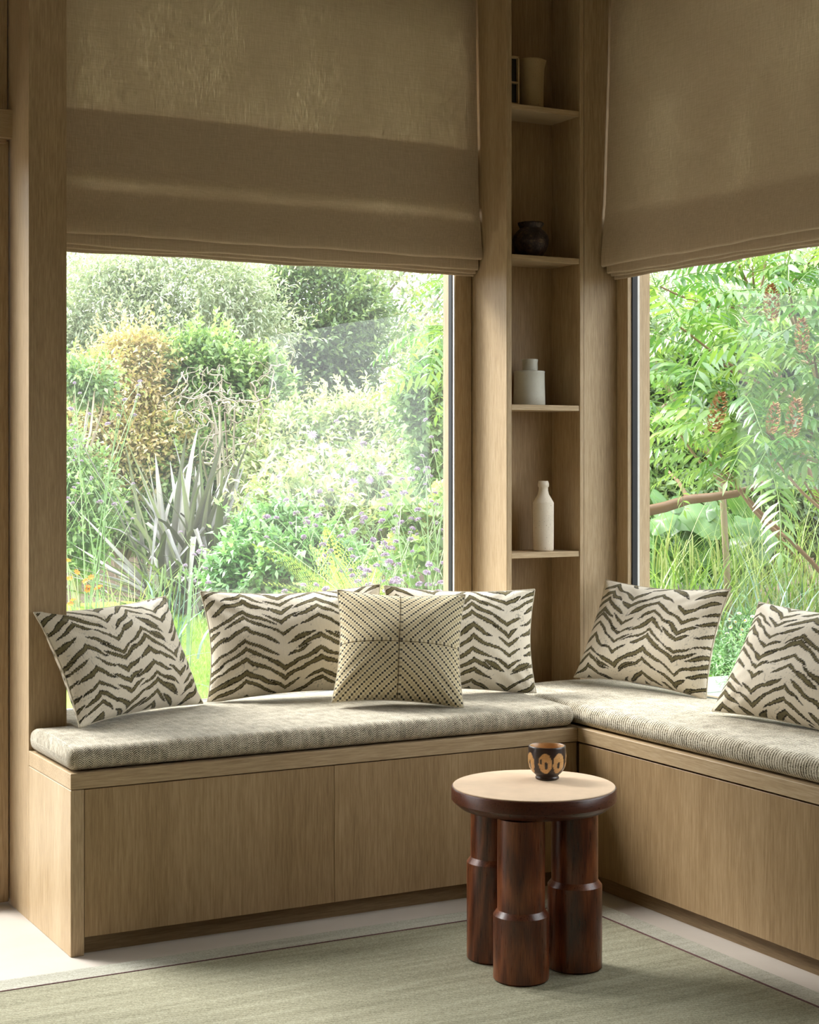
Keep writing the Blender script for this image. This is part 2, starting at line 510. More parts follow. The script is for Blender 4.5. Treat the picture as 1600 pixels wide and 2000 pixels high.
M['rug'] = rug_mat('sage_rug_weave', lin(98, 96, 80), lin(148, 145, 122), lin(188, 184, 162))
M['rug_edge'] = rug_mat('rug_border_weave', lin(128, 126, 112), lin(170, 168, 154), lin(200, 198, 186))
M['rug_line'] = simple('plum_rug_line', lin(98, 72, 72), .95, .1, .15, 200)

# ------------------------------------------------------------------ the room
XE, YF, XF = 1.140, 3.755, 2.547         # bench end, bench fronts
YC = 4.109                               # face of the pilaster
YN = 4.190                               # face of the shelf niche
XP = 2.5907                              # side of the corner pier
FL, FR = 4.389, 2.9868                   # window frame planes
YR = 4.134                               # jamb of the right-hand window
ZB0, ZB1 = 0.387, 0.424                  # seat board
CEIL = 2.78
RX0, RY0 = -1.30, -2.6                    # far side walls of the room
WT = 0.16

def struct(o, label):
    return tag(o, label, kind='structure')

struct(box('floor', RX0 - WT, 3.02, RY0 - WT, 4.42, -.12, 0, M['concrete'], bev=0), 'pale polished concrete floor under the green rug')
struct(box('ceiling', RX0 - WT, 3.2, RY0 - WT, 4.6, CEIL, CEIL + .2, M['plaster'], bev=0), 'plain ceiling above the window corner')
# wall with the left-hand window (runs along X)
struct(boxes('wall_left', [(1.2365, 2.60, FL + .03, 4.52, 0, .44), (1.2365, 2.60, FL + .03, 4.52, 2.60, CEIL), (RX0 - WT, 1.05, FL + .03, 4.52, 2.06, CEIL)], M['oak_z']), 'oak wall around the large garden window')
struct(boxes('wall_right', [(FR + .03, 3.12, 1.7, 4.30, -.1, .44), (FR + .03, 3.12, RY0 - WT, 1.7, -.1, CEIL), (FR + .03, 3.12, 1.7, 4.30, 2.60, CEIL)], M['oak_z']),
       'oak wall below and above the second garden window')
# the other two walls of the room, with the openings that let the rest of the daylight in
struct(boxes('wall_side', [(RX0 - WT, RX0, RY0, 4.42, 0, CEIL)], M['oak_z']), 'plain oak wall beside the room')
struct(boxes('wall_back', [(RX0 - WT, 3.02, RY0 - WT, RY0, 0, CEIL)], M['plaster']), 'plain wall behind the viewer')

# pilaster between door and window
p = struct(boxes('trim_1', [(XE, 1.2365, YC, 4.50, 0, CEIL)], M['oak_z']), 'square oak pilaster at the end of the window bench')
# glazed garden door beside the pilaster: only its hinge stile and header show
dr = empty('door_1', (0.58, 4.30, 0), 'oak framed glazed door with a header rail beside the pilaster', kind='structure')
box('door_stile', 1.068, XE - .003, 4.287, 4.33, .006, 1.975, M['oak_z'], dr)
box('door_stile', .03, .10, 4.287, 4.33, .006, 1.975, M['oak_z'], dr)
box('door_rail', .101, 1.067, 4.287, 4.33, .006, .09, M['oak_x'], dr)
box('door_rail', .101, 1.067, 4.287, 4.33, 1.905, 1.975, M['oak_x'], dr)
box('pane', .098, 1.070, 4.306, 4.312, .088, 1.907, M['glass'], dr, bev=0)
box('header_rail', RX0, XE + .002, 4.262, 4.40, 1.978, 2.052, M['oak_x'], dr)
box('header_bead', .03, XE - .012, 4.274, 4.30, 1.966, 1.9775, M['oak_x'], dr, bev=0)
box('overpanel', RX0, XE - .003, 4.300, 4.40, 2.054, CEIL, M['oak_z'], dr)

# window 1 (left), seen under its blind
w1 = empty('window_1', (1.9, FL, .44), 'large fixed garden window behind the three stripe cushions', kind='structure')
XS = 2.5293
box('frame_stile', XS, XP - .0025, FL, FL + .075, .425, 2.62, M['oak_z'], w1)
box('frame_stile', 1.2365, 1.30, FL, FL + .075, .425, 2.62, M['oak_z'], w1)
box('frame_rail', 1.30, XS, FL, FL + .075, .425, .468, M['oak_x'], w1)
box('frame_rail', 1.30, XS, FL, FL + .075, 2.56, 2.62, M['oak_x'], w1)
box('frame_edge', XS - .0015, XS + .001, FL + .003, FL + .013, .468, 2.56, M['lit_edge'], w1, bev=0)  # thin strip painted pale where the reveal is lit from outside
box('gasket', XS - .004, XS + .001, FL + .014, FL + .034, .468, 2.56, M['black'], w1, bev=0)
box('gasket', 1.30, 1.304, FL + .014, FL + .034, .468, 2.56, M['black'], w1, bev=0)
box('gasket', 1.30, XS, FL + .014, FL + .034, .468, .472, M['black'], w1, bev=0)
box('pane', 1.296, XS + .003, FL + .036, FL + .042, .464, 2.565, M['glass'], w1, bev=0)

# window 2 (right)
w2 = empty('window_2', (FR, 2.6, .44), 'second garden window beside the shelf niche', kind='structure')
box('frame_stile', FR, FR + .0155, YR, YN + .05, .425, 2.62, M['oak_z'], w2)
box('frame_stile', FR + .0155, FR + .075, YR + .0005, YN + .05, .425, 2.62, M['oak_z'], w2, bev=0)
box('frame_rail', FR, FR + .075, 1.76, YR, .425, .468, M['oak_y'], w2)
box('frame_rail', FR, FR + .075, 1.76, YR, 2.56, 2.62, M['oak_y'], w2)
box('frame_stile', FR, FR + .075, 1.7, 1.76, .425, 2.62, M['oak_z'], w2)
box('gasket', FR + .0155, FR + .0345, YR - .004, YR + .001, .468, 2.56, M['black'], w2, bev=0)
box('frame_edge', FR + .0345, FR + .043, YR - .0025, YR + .001, .468, 2.56, M['lit_edge'], w2, bev=0)
box('outer_jamb', FR + .043, FR + .082, YR - .0015, YN + .05, .44, 2.60, M['oak_z'], w2, bev=0)
box('gasket', FR + .0155, FR + .0345, 1.76, YR, .468, .472, M['black'], w2, bev=0)
box('pane', FR + .037, FR + .043, 1.756, YR + .002, .464, 2.565, M['glass_clean'], w2, bev=0)

# fixed glazing next to the door, in the same wall
w3 = empty('window_3', (-.6, 4.32, 0), 'tall fixed glazing beside the glazed door', kind='structure')
box('frame_stile', -.04, .028, 4.285, 4.36, 0, 1.977, M['oak_z'], w3)
box('frame_stile', RX0, RX0 + .07, 4.285, 4.36, 0, 1.977, M['oak_z'], w3)
box('frame_rail', RX0 + .07, -.04, 4.285, 4.36, 0, .08, M['oak_x'], w3)
box('pane', RX0 + .068, -.038, 4.31, 4.316, .078, 1.977, M['glass'], w3, bev=0)

# corner pier with the open shelf niche
NX0, NX1, NB = 2.6085, 2.8508, 4.345
nz = empty('shelf_niche', (2.73, YN, ZB1), 'tall narrow oak shelf niche built into the corner', 'shelf unit')
box('side_panel', XP, NX0, YN, FL + .07, ZB1 + .001, CEIL, M['oak_z'], nz)
box('side_panel', NX1, 2.8655, YN, FL, ZB1 + .001, CEIL, M['oak_z'], nz)
box('back_panel', NX0, NX1, NB, NB + .018, ZB1 + .001, CEIL, M['oak_panel'], nz, bev=0)
SHELF = [2.2055, 1.7594, 1.3140, 0.8735]
for z in SHELF:
    box('shelf', NX0 + .0008, NX1 - .0008, YN + .003, NB, z - .0165, z, M['oak_x'], nz, bev=.001)
struct(boxes('trim_2', [(2.8665, FR - .002, YN + .0012, 4.34, ZB1 + .001, CEIL), (2.8665, FR + .11, 4.27, 4.52, -.1, CEIL), (NX0, 2.867, NB + .02, 4.52, -.1, CEIL),
                        (XP, NX0, FL + .072, 4.52, -.1, CEIL), (FR - .0035, FR - .0005, YN + .006, YN + .02, ZB1 + .001, CEIL)], M['oak_z']), 'oak corner pier beside the shelf niche')

# ------------------------------------------------------------------ the built-in benches
b1 = empty('window_bench', (1.84, 3.95, 0), 'long oak bench with pale end panel under the large window', 'bench')
box('seat_board', XE, XF + .0, YF, YC - .001, ZB0, ZB1, M['oak_x'], b1, bev=.001)
box('seat_board', 1.238, XF - .001, YC, FL + .028, ZB0, ZB1 - .0005, M['oak_x'], b1, bev=0)
box('seat_board', XF - .001, XP - .001, YN + .001, FL + .028, ZB0, ZB1 - .0005, M['oak_x'], b1, bev=0)
box('end_panel', XE, XE + .032, YF, YC + .0, 0, ZB0 - .0012, M['oak_z'], b1)
box('front_panel', XE + .0335, 1.816, YF + .002, YF + .022, .042, ZB0 - .0025, M['oak_panel'], b1, bev=.0008)
box('front_panel', 1.8168, XF - .0015, YF + .002, YF + .022, .042, ZB0 - .0025, M['oak_panel'], b1, bev=.0008)
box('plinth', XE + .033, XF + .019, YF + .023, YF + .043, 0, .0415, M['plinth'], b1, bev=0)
b2 = empty('window_bench', (2.76, 2.7, 0), 'oak bench running along the second window behind the side table', 'bench')
box('seat_board', XF, FR + .02, -1.2, YF - .0005, ZB0, ZB1, M['oak_y'], b2, bev=.001)
box('seat_board', XF + .001, FR + .02, YF, YN - .001, ZB0, ZB1 - .0005, M['oak_y'], b2, bev=0)
box('front_panel', XF + .002, XF + .022, 2.20, YF - .003, .042, ZB0 - .0045, M['oak_panel'], b2, bev=.0008)
box('front_panel', XF + .002, XF + .022, -1.2, 2.199, .042, ZB0 - .0045, M['oak_panel'], b2, bev=.0008)
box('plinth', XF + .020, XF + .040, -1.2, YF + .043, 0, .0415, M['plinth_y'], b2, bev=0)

# seat cushions -----------------------------------------------------
def seat_cushion(name, label, stations, z0, z1, mat, along, r=.028, crown=.006):
    """rounded pad swept along X or Y; stations: (s, back, front)"""
    prof = []                              # unit profile: list of (t across 0=back..1=front, corner offset) built per station
    def section(back, front, inset):
        pts = []
        sg = 1 if front > back else -1
        b, f = back + sg * inset, front - sg * inset
        zz0, zz1 = z0 + inset, z1 - inset * .9
        rr = min(r, (zz1 - zz0) * .48)
        q = 6
        def arc(cx, cz, a0, a1):
            for k in range(q + 1):
                a = a0 + (a1 - a0) * k / q
                pts.append((cx + sg * rr * math.cos(a), cz + rr * math.sin(a)))
        arc(b + sg * rr, zz1 - rr, math.pi, math.pi / 2)
        for k in range(1, 12):
            t = k / 12
            pts.append((b + sg * rr + (f - b - 2 * sg * rr) * t, zz1 + crown * math.sin(math.pi * t)))
        arc(f - sg * rr, zz1 - rr, math.pi / 2, 0)
        arc(f - sg * rr, zz0 + rr, 0, -math.pi / 2)
        arc(b + sg * rr, zz0 + rr, -math.pi / 2, -math.pi)
        return np.array(pts)
    rings, uvs = [], []
    s0, s1 = stations[0][0], stations[-1][0]
    for (s, bk, fr) in stations:
        e = min(abs(s - s0), abs(s1 - s))
        inset = (r * .8 - math.sqrt(max(0, (r * .8) ** 2 - (r * .8 - e) ** 2))) if e < r * .8 else 0
        P = section(bk, fr, inset)
        wob = .0012 * math.sin(s * 23) + .0008 * math.sin(s * 57 + 1)
        arc_l = np.concatenate([[0], np.cumsum(np.linalg.norm(np.diff(P, axis=0), axis=1))])
        S = np.full(len(P), s)
        P[:, 1] = z0 + (P[:, 1] - z0) * (1 + wob * 8)
        rings.append(np.stack([S, P[:, 0], P[:, 1]], 1) if along == 'x' else np.stack([P[:, 0], S, P[:, 1]], 1))
        uvs.append(np.stack([S, arc_l], 1))
    m = len(rings[0]); n = len(rings)
    V = np.concatenate(rings); UV = np.concatenate(uvs)
    i = np.arange(m); j = (i + 1) % m
    F = np.concatenate([np.stack([k * m + i, k * m + j, (k + 1) * m + j, (k + 1) * m + i], 1) for k in range(n - 1)])
    caps = np.stack([np.arange(m)[::-1], (n - 1) * m + np.arange(m)])
    o = obj(name, V, [F, caps], mat, None, recenter=True, smooth=True, uv=UV)
    return tag(o, label, 'seat cushion', 'bench seat cushions')

st = []
for s in np.unique(np.concatenate([np.linspace(1.137, 1.17, 9), np.linspace(1.17, 2.51, 60), np.linspace(2.51, 2.546, 10), [1.2392, 1.2415]])):
    st.append((s, 4.106 if s < 1.24 else 4.368, 3.758))
seat_cushion('seat_cushion', 'long herringbone tweed seat cushion under the big window', st, ZB1 + .003, .482, M['tweed_a'], 'x')
st = [(s, 2.972, 2.553) for s in np.concatenate([np.linspace(-1.19, -1.15, 6), np.linspace(-1.14, 4.14, 110), np.linspace(4.15, 4.182, 9)])]
seat_cushion('seat_cushion', 'ribbed tweed seat cushion running past the niche along the second window', st, ZB1 + .003, .485, M['tweed_b'], 'y', r=.03)

# ------------------------------------------------------------------ roman blinds
def sweep(name, pts, stations, mat, parent, along, flare=0.0, amp=.0015, seed=0, end_dir=1):
    """cloth sheet: cross-section pts (offset, z) swept along the stations"""
    pts = np.asarray(pts, float)
    rs = np.random.default_rng(seed)
    ph = rs.random(6) * 6.28
    V = []
    for k, s in enumerate(stations):
        t = k / (len(stations) - 1)
        off = pts[:, 0] + amp * (np.sin(s * 9 + ph[0]) * .6 + np.sin(s * 21 + ph[1] + pts[:, 1] * 6) * .4) + amp * .8 * np.sin(s * 47 + ph[2] + pts[:, 1] * 11) * .3
        zz = pts[:, 1] + .0016 * np.sin(s * 11 + ph[3]) * (pts[:, 1] < 2.2) + .0008 * np.sin(s * 31 + ph[4])
        dirn = t if end_dir > 0 else 1 - t
        ss = s + end_dir * flare * np.clip((1.93 - pts[:, 1]) / .18, 0, 1) ** 1.5 * np.clip((dirn - .9) / .1, 0, 1)
        V.append(np.stack([ss, off, zz], 1) if along == 'x' else np.stack([off, ss, zz], 1))
    m, n = len(pts), len(stations)
    i = np.arange(m - 1)
    F = np.concatenate([np.stack([k * m + i, k * m + i + 1, (k + 1) * m + i + 1, (k + 1) * m + i], 1) for k in range(n - 1)])
    return obj(name, np.concatenate(V), [F], mat, parent, smooth=True)

def loop(off0, off1, zb, q=7):
    """U-shaped fold at the bottom"""
    c, r = (off0 + off1) / 2, (off1 - off0) / 2
    return [(c - r * math.cos(a), zb + abs(r) - abs(r) * math.sin(a)) for a in np.linspace(0, math.pi, q)]

def blind(name, label, along, off, stations, zf, dz, end_dir, seed):
    root = empty(name, (1.9 if along == 'x' else off, off if along == 'x' else 2.6, zf - .05), label, 'blind', 'roman blinds')
    o = off
    main = [(o + .034, CEIL - .002), (o + .030, 2.6), (o + .024, 2.35), (o + .017, 2.12), (o + .010, 1.93), (o + .0065, 1.908), (o + .0075, 1.900), (o + .006, 1.892), (o + .002, 1.86), (o - .004, 1.80), (o - .006, zf + .03)]
    main += loop(o - .006, o + .009, zf) + [(o + .012, zf + .06), (o + .015, 1.885)]
    sweep('front_sheet', main, stations, M['linen'], root, along, flare=.004, seed=seed, end_dir=end_dir)
    zz = zf - dz
    f2 = [(o + .0165, 1.886), (o + .0125, zz + .05)] + loop(o + .0125, o + .024, zz) + [(o + .026, zz + .06), (o + .0275, 1.884)]
    sweep('fold', f2, stations, M['linen'], root, along, amp=.001, seed=seed + 1, end_dir=end_dir)
    f3 = [(o + .0295, 1.886), (o + .027, zz + .04)] + loop(o + .027, o + .036, zz - .0075) + [(o + .038, zz + .06), (o + .0385, 1.884)]
    sweep('fold', f3, stations, M['linen'], root, along, amp=.001, seed=seed + 2, end_dir=end_dir)
    f4 = [(o + .041, 1.886), (o + .0395, zz + .04)] + loop(o + .0395, o + .047, zz - .0145) + [(o + .0485, zz + .06), (o + .049, 1.884)]
    sweep('fold', f4, stations, M['linen'], root, along, amp=.001, seed=seed + 3, end_dir=end_dir)
    zt = 2.098
    f5 = [(o + .0215, zt), (o + .0175, 2.0), (o + .0165, 1.916), (o + .020, 1.912), (o + .0235, 1.916), (o + .026, 2.0), (o + .029, zt)]
    if along == 'x':
        sweep('lining_band', f5, stations, M['linen'], root, along, amp=.001, seed=seed + 4, end_dir=end_dir)
    return root
blind('roman_blind', 'beige linen roman blind half drawn over the large window', 'x', 4.332, np.linspace(1.2425, 2.5845, 110), 1.7548, .030, 1, 3)
blind('roman_blind', 'beige linen roman blind over the window beside the niche', 'y', 2.933, np.linspace(1.71, 4.184, 110), 1.7385, .023, 1, 13)

# ------------------------------------------------------------------ rug
rg = empty('rug', (1.0, 2.2, 0), 'sage green woven rug with a pale border and plum line', 'rug')
RXo, RXl, RYo, RYl = 2.470, 2.403, 3.640, 3.563
box('field', -1.6, RXl - .003, .4, RYl - .003, .0005, .0085, M['rug'], rg, bev=.001)
box('border', -1.6, RXl, RYl + .003, RYo, .0005, .0080, M['rug_edge'], rg, bev=.001)
box('border', RXl + .003, RXo, .4, RYo, .0005, .0080, M['rug_edge'], rg, bev=.001)
box('line', -1.6, RXl - .001, RYl - .0028, RYl + .0028, .0005, .0095, M['rug_line'], rg, bev=.001)
box('line', RXl - .0028, RXl + .0028, .4, RYl + .0028, .0005, .0095, M['rug_line'], rg, bev=.001)

# ------------------------------------------------------------------ side table and cup
TX, TY, TZ, TR = 2.043, 3.188, .412, .187
RUG = .0085
tb = empty('side_table', (TX, TY, RUG), 'round dark stained wooden side table with tan leather top', 'table')
prof = [(0.0005, TZ - .048), (.150, TZ - .048), (.168, TZ - .046), (TR - .004, TZ - .034), (TR, TZ - .029), (TR, TZ - .004), (TR - .0015, TZ - .0015), (TR - .004, TZ - .001), (.0005, TZ - .001)]
V, F = lathe(prof, 96); V += np.array([TX, TY, 0])
o = obj('table_top', V, F, M['walnut_top'], tb, smooth=True)
o.modifiers.new('es', 'EDGE_SPLIT').split_angle = math.radians(35)
M['leather'] = simple('tan_leather', lin(216, 190, 162), .75, .2, .05, 9, .25, 500)
prof = [(.0005, TZ - .001), (TR - .0035, TZ - .001), (TR - .0035, TZ + .0008), (TR - .0045, TZ + .0015), (.0005, TZ + .0015)]
V, F = lathe(prof, 96); V += np.array([TX, TY, 0])
o = obj('leather_inlay', V, F, M['leather'], tb, smooth=True); o['label'] = 'tan leather disc'
o.modifiers.new('es', 'EDGE_SPLIT').split_angle = math.radians(35)
for (x, y, zs) in ((1.958, 3.107, .163), (1.985, 3.268, .242), (2.110, 3.122, .207)):
    ru, rl = .0525, .0615
    prof = [(.0005, RUG), (rl - .004, RUG), (rl, RUG + .004), (rl, zs - .012), (ru, zs), (ru, TZ - .049), (.0005, TZ - .049)]
    V, F = lathe(prof, 56); V += np.array([x, y, 0])
    o = obj('leg', V, F, M['walnut'], tb, smooth=True)
    o.modifiers.new('es', 'EDGE_SPLIT').split_angle = math.radians(28)

def cup():
    cx, cy, z = 2.108, 3.232, TZ + .0016
    H, seg = .073, 120
    outer = [(.0005, 0), (.0225, 0), (.0245, .0012), (.0250, .0045), (.0232, .0075), (.0245, .0095), (.0318, .0165), (.0375, .026), (.0398, .037), (.0404, .050), (.0396, .062), (.0392, .070), (.0385, .0725), (.0370, .073)]
    inner = [(.0352, .0715), (.0350, .060), (.0352, .045), (.033, .028), (.026, .018), (.012, .0145), (.0005, .014)]
    outer = [(r * 1.1, z_ * 1.06) for r, z_ in outer]; inner = [(r * 1.1, z_ * 1.06) for r, z_ in inner]
    # denser profile for the painted motif
    po = []
    for a, b in zip(outer[:-1], outer[1:]):
        k = max(1, int((abs(b[1] - a[1]) + abs(b[0] - a[0]) * .3) / .0012))
        po += [(a[0] + (b[0] - a[0]) * t / k, a[1] + (b[1] - a[1]) * t / k) for t in range(k)]
    prof = po + [outer[-1]] + inner
    V, F = lathe(prof, seg, wob=lambda a, i, z: .012 * np.sin(3 * a + 1) * (z / .07))
    n_out = len(po) + 1
    ang = np.tile(np.linspace(0, 2 * np.pi, seg, endpoint=False), len(prof)); zz = V[:, 2]
    row = np.repeat(np.arange(len(prof)), seg)
    C = np.tile(np.array(lin(46, 32, 30)), (len(V), 1))
    tan, dk = np.array(lin(206, 160, 104)), np.array(lin(38, 26, 24))
    rs = np.random.default_rng(4)
    for k in range(7):
        a0 = k * 2 * np.pi / 7 + .35 + rs.normal() * .04
        da = (ang - a0 + np.pi) % (2 * np.pi) - np.pi
        zc, hh, ww = .0405 + rs.normal() * .001, .0235, .36
        e = (da / ww) ** 2 + ((zz - zc) / hh) ** 2 + .22 * np.sin(zz * 420 + k) * da
        m = (e < 1) & (zz > .012) & (row < n_out)
        C[m] = tan * (0.86 + .28 * rs.random(m.sum()))[:, None]
        # bare dark eye and side notches inside each leaf
        e2 = ((da - .05 * np.sin(k * 2)) / .085) ** 2 + ((zz - zc + .004) / (.011 + .003 * np.sin(k))) ** 2
        C[(e2 < 1) & m] = dk
        e3 = ((da + .22) / .05) ** 2 + ((zz - zc - .005) / .007) ** 2
        C[(e3 < 1) & m & (k % 2 == 0)] = dk
    C[row >= n_out] = np.array(lin(196, 152, 102))
    C[(row < n_out) & (zz < .0095)] = np.array(lin(52, 32, 26))
    m, nt, out = mat_new('glazed_stoneware_cup'); n = N(nt)
    sp = n.noise(n.coord('Object'), 420, 3, .6)
    c = n.mix(n.math('MULTIPLY', n.math('GREATER_THAN', sp, .66), .55), n.attr('col', 'Color'), (.05, .03, .02))
    n.principled(c, .32, out, .5, n.bump(sp, .08, .001), coat=.2)
    root = empty('tea_bowl', (cx, cy, z), 'small dark glazed tea bowl with tan leaf marks on the side table', 'cup')
    V = V + np.array([cx, cy, z])
    o = obj('bowl', V, F, m, root, smooth=True, attrs={'col': C})
cup()

# ------------------------------------------------------------------ things on the shelves
M['stoneware'] = simple('speckled_stoneware', lin(222, 210, 190), .7, .3, .03, 40, .1, 300)
def speckled(name, base, dots, rough=.7):
    m, nt, out = mat_new(name); n = N(nt)
    s = n.noise(n.coord('Object'), 300, 2, .5)
    big = n.noise(n.coord('Object'), 14, 3, .6)
    c = n.mix(n.math('GREATER_THAN', s, .70), n.ramp(big, [(.3, tuple(x * .88 for x in base)), (.7, base)]), dots)
    n.principled(c, rough, out, .3, n.bump(big, .1, .003)); return m
M['bottle'] = speckled('speckled_bottle_clay', lin(226, 214, 196), lin(120, 92, 66))
M['jar'] = speckled('grey_white_glaze', lin(196, 194, 182), lin(150, 140, 120), .4)
M['jug'] = speckled('buff_jug_clay', lin(186, 162, 122), lin(110, 84, 56), .6)

def lathe_obj(name, prof, seg, x, y, z, mat, parent, wob=None, split=0):
    V, F = lathe(prof, seg, wob)
    V = V + np.array([x, y, z])
    o = obj(name, V, F, mat, parent, smooth=True)
    if split: o.modifiers.new('es', 'EDGE_SPLIT').split_angle = math.radians(split)
    return o

# stoneware bottle on the lowest shelf: centre x=1065, depth inside niche
bx, by = 2.758, 4.250
bt = empty('stoneware_bottle', (bx, by, SHELF[3]), 'speckled cream stoneware bottle on the lowest shelf of the niche', 'bottle')
lathe_obj('body', [(.0005, 0), (.0275, 0), (.0305, .0025), (.0314, .006), (.0318, .05), (.0318, .146), (.0308, .1485), (.0240, .160), (.0170, .172), (.0145, .184), (.0140, .1925), (.0168, .1955), (.0172, .2035), (.0150, .2105), (.0140, .2125), (.0110, .2125), (.0095, .205), (.0005, .200)],
          48, bx, by, SHELF[3], M['bottle'], bt)
# squat jar with a neck
jx, jy = 2.722, 4.272
jr = empty('squat_jar', (jx, jy, SHELF[2]), 'squat grey-white hand-built jar with a short neck on a niche shelf', 'vase')
lathe_obj('body', [(.0005, 0), (.046, 0), (.049, .003), (.0485, .03), (.0475, .07), (.0470, .098), (.0480, .1035), (.0455, .105), (.0005, .105)], 48, jx, jy, SHELF[2], M['jar'], jr,
          wob=lambda a, i, z: .02 * np.sin(2 * a + .6) + .012 * np.sin(5 * a + 20 * z))
lathe_obj('neck', [(.0235, .1045), (.0245, .112), (.0240, .130), (.0255, .139), (.0245, .141), (.021, .1405), (.020, .125), (.0005, .12)], 36, jx + .002, jy, SHELF[2], M['jar'], jr,
          wob=lambda a, i, z: .03 * np.sin(2 * a) + .015 * np.sin(4 * a + 9 * z))
V, F = lathe([(.0252, .1045), (.0262, .1052), (.0252, .1062)], 36); V += np.array([jx + .002, jy, SHELF[2]])
obj('dark_join', V, F, M['black'], jr)
# dark old pot
m, nt, out = mat_new('dark_pitted_pot'); n = N(nt)
s1, s2 = n.noise(n.coord('Object'), 34, 5, .7), n.noise(n.coord('Object'), 160, 3, .7)
c = n.ramp(n.math('MULTIPLY_ADD', s1, .7, n.math('MULTIPLY', s2, .3)), [(.38, lin(28, 22, 22)), (.52, lin(62, 48, 46)), (.66, lin(112, 92, 66)), (.75, lin(150, 112, 84))])
n.principled(c, .5, out, .4, n.bump(n.math('ADD', s1, s2), .6, .004)); M['pot'] = m
px_, py_ = 2.722, 4.265
pt = empty('old_pot', (px_, py_, SHELF[1]), 'dark pitted round earthenware pot with a rough rim in the niche', 'pot')
lathe_obj('body', [(.0005, 0), (.026, 0), (.034, .004), (.047, .022), (.0545, .042), (.0555, .056), (.0515, .070), (.0430, .081), (.0345, .0885), (.0325, .0915)], 56, px_, py_, SHELF[1], M['pot'], pt,
          wob=lambda a, i, z: .012 * np.sin(3 * a + 30 * z) + .008 * np.sin(11 * a + 90 * z))
lathe_obj('rim', [(.0325, .0905), (.0345, .095), (.0385, .1035), (.0392, .107), (.0365, .109), (.0320, .106), (.0290, .096), (.0005, .07)], 56, px_, py_, SHELF[1], M['pot'], pt,
          wob=lambda a, i, z: .035 * np.sin(9 * a) * (z > .099) + .025 * np.sin(17 * a + 2) * (z > .099))
# buff jug with a pulled lip and a small open frame beside it
gx, gy = 2.724, 4.266
jg = empty('jug', (gx, gy, SHELF[0]), 'tall buff clay jug with a pulled lip on the top niche shelf', 'jug')
def lip(a, i, z):
    d = (a - 5.85 + np.pi) % (2 * np.pi) - np.pi
    return np.exp(-(d / .35) ** 2) * max(0, (z - .125)) * 5.5 + .008 * np.sin(2 * a + 12 * z)
lathe_obj('body', [(.0005, 0), (.036, 0), (.0385, .003), (.0385, .05), (.0390, .10), (.0395, .13), (.0400, .150), (.0402, .1545), (.0388, .1550), (.0370, .152), (.0365, .08), (.0005, .01)], 56, gx, gy, SHELF[0], M['jug'], jg, wob=lip)
fx0, fx1, fy, fz = 2.6115, 2.6465, 4.213, SHELF[0]
fr = empty('open_frame', (2.628, fy, fz), 'small pale open frame with two dark openings beside the jug', 'frame')
M['pale_wood'] = simple('pale_limewashed_wood', lin(176, 150, 112), .7, .2)
for (a, b, c_, d_) in ((fx0, fx1, 0.0, .006), (fx0, fx1, .064, .069), (fx0, fx1, .139, .145)):
    box('bar', a, b, fy - .006, fy + .006, fz + c_, fz + d_, M['pale_wood'], fr, bev=.0006)
for a in (fx0, fx1 - .006):
    box('post', a, a + .006, fy - .006, fy + .006, fz + .0002, fz + .1448, M['pale_wood'], fr, bev=.0006)
box('backing', fx0 + .001, fx1 - .001, fy + .004, fy + .0055, fz + .001, fz + .144, M['black'], fr, bev=0)

# ------------------------------------------------------------------ scatter cushions
def vnoise(x, y, seed):
    """smooth value noise on arrays"""
    r = np.random.default_rng(seed).random((64, 64))
    xi, yi = np.floor(x).astype(int), np.floor(y).astype(int)
    fx, fy = x - xi, y - yi
    fx, fy = fx * fx * (3 - 2 * fx), fy * fy * (3 - 2 * fy)
    g = lambda a, b: r[a % 64, b % 64]
    return (g(xi, yi) * (1 - fx) + g(xi + 1, yi) * fx) * (1 - fy) + (g(xi, yi + 1) * (1 - fx) + g(xi + 1, yi + 1) * fx) * fy

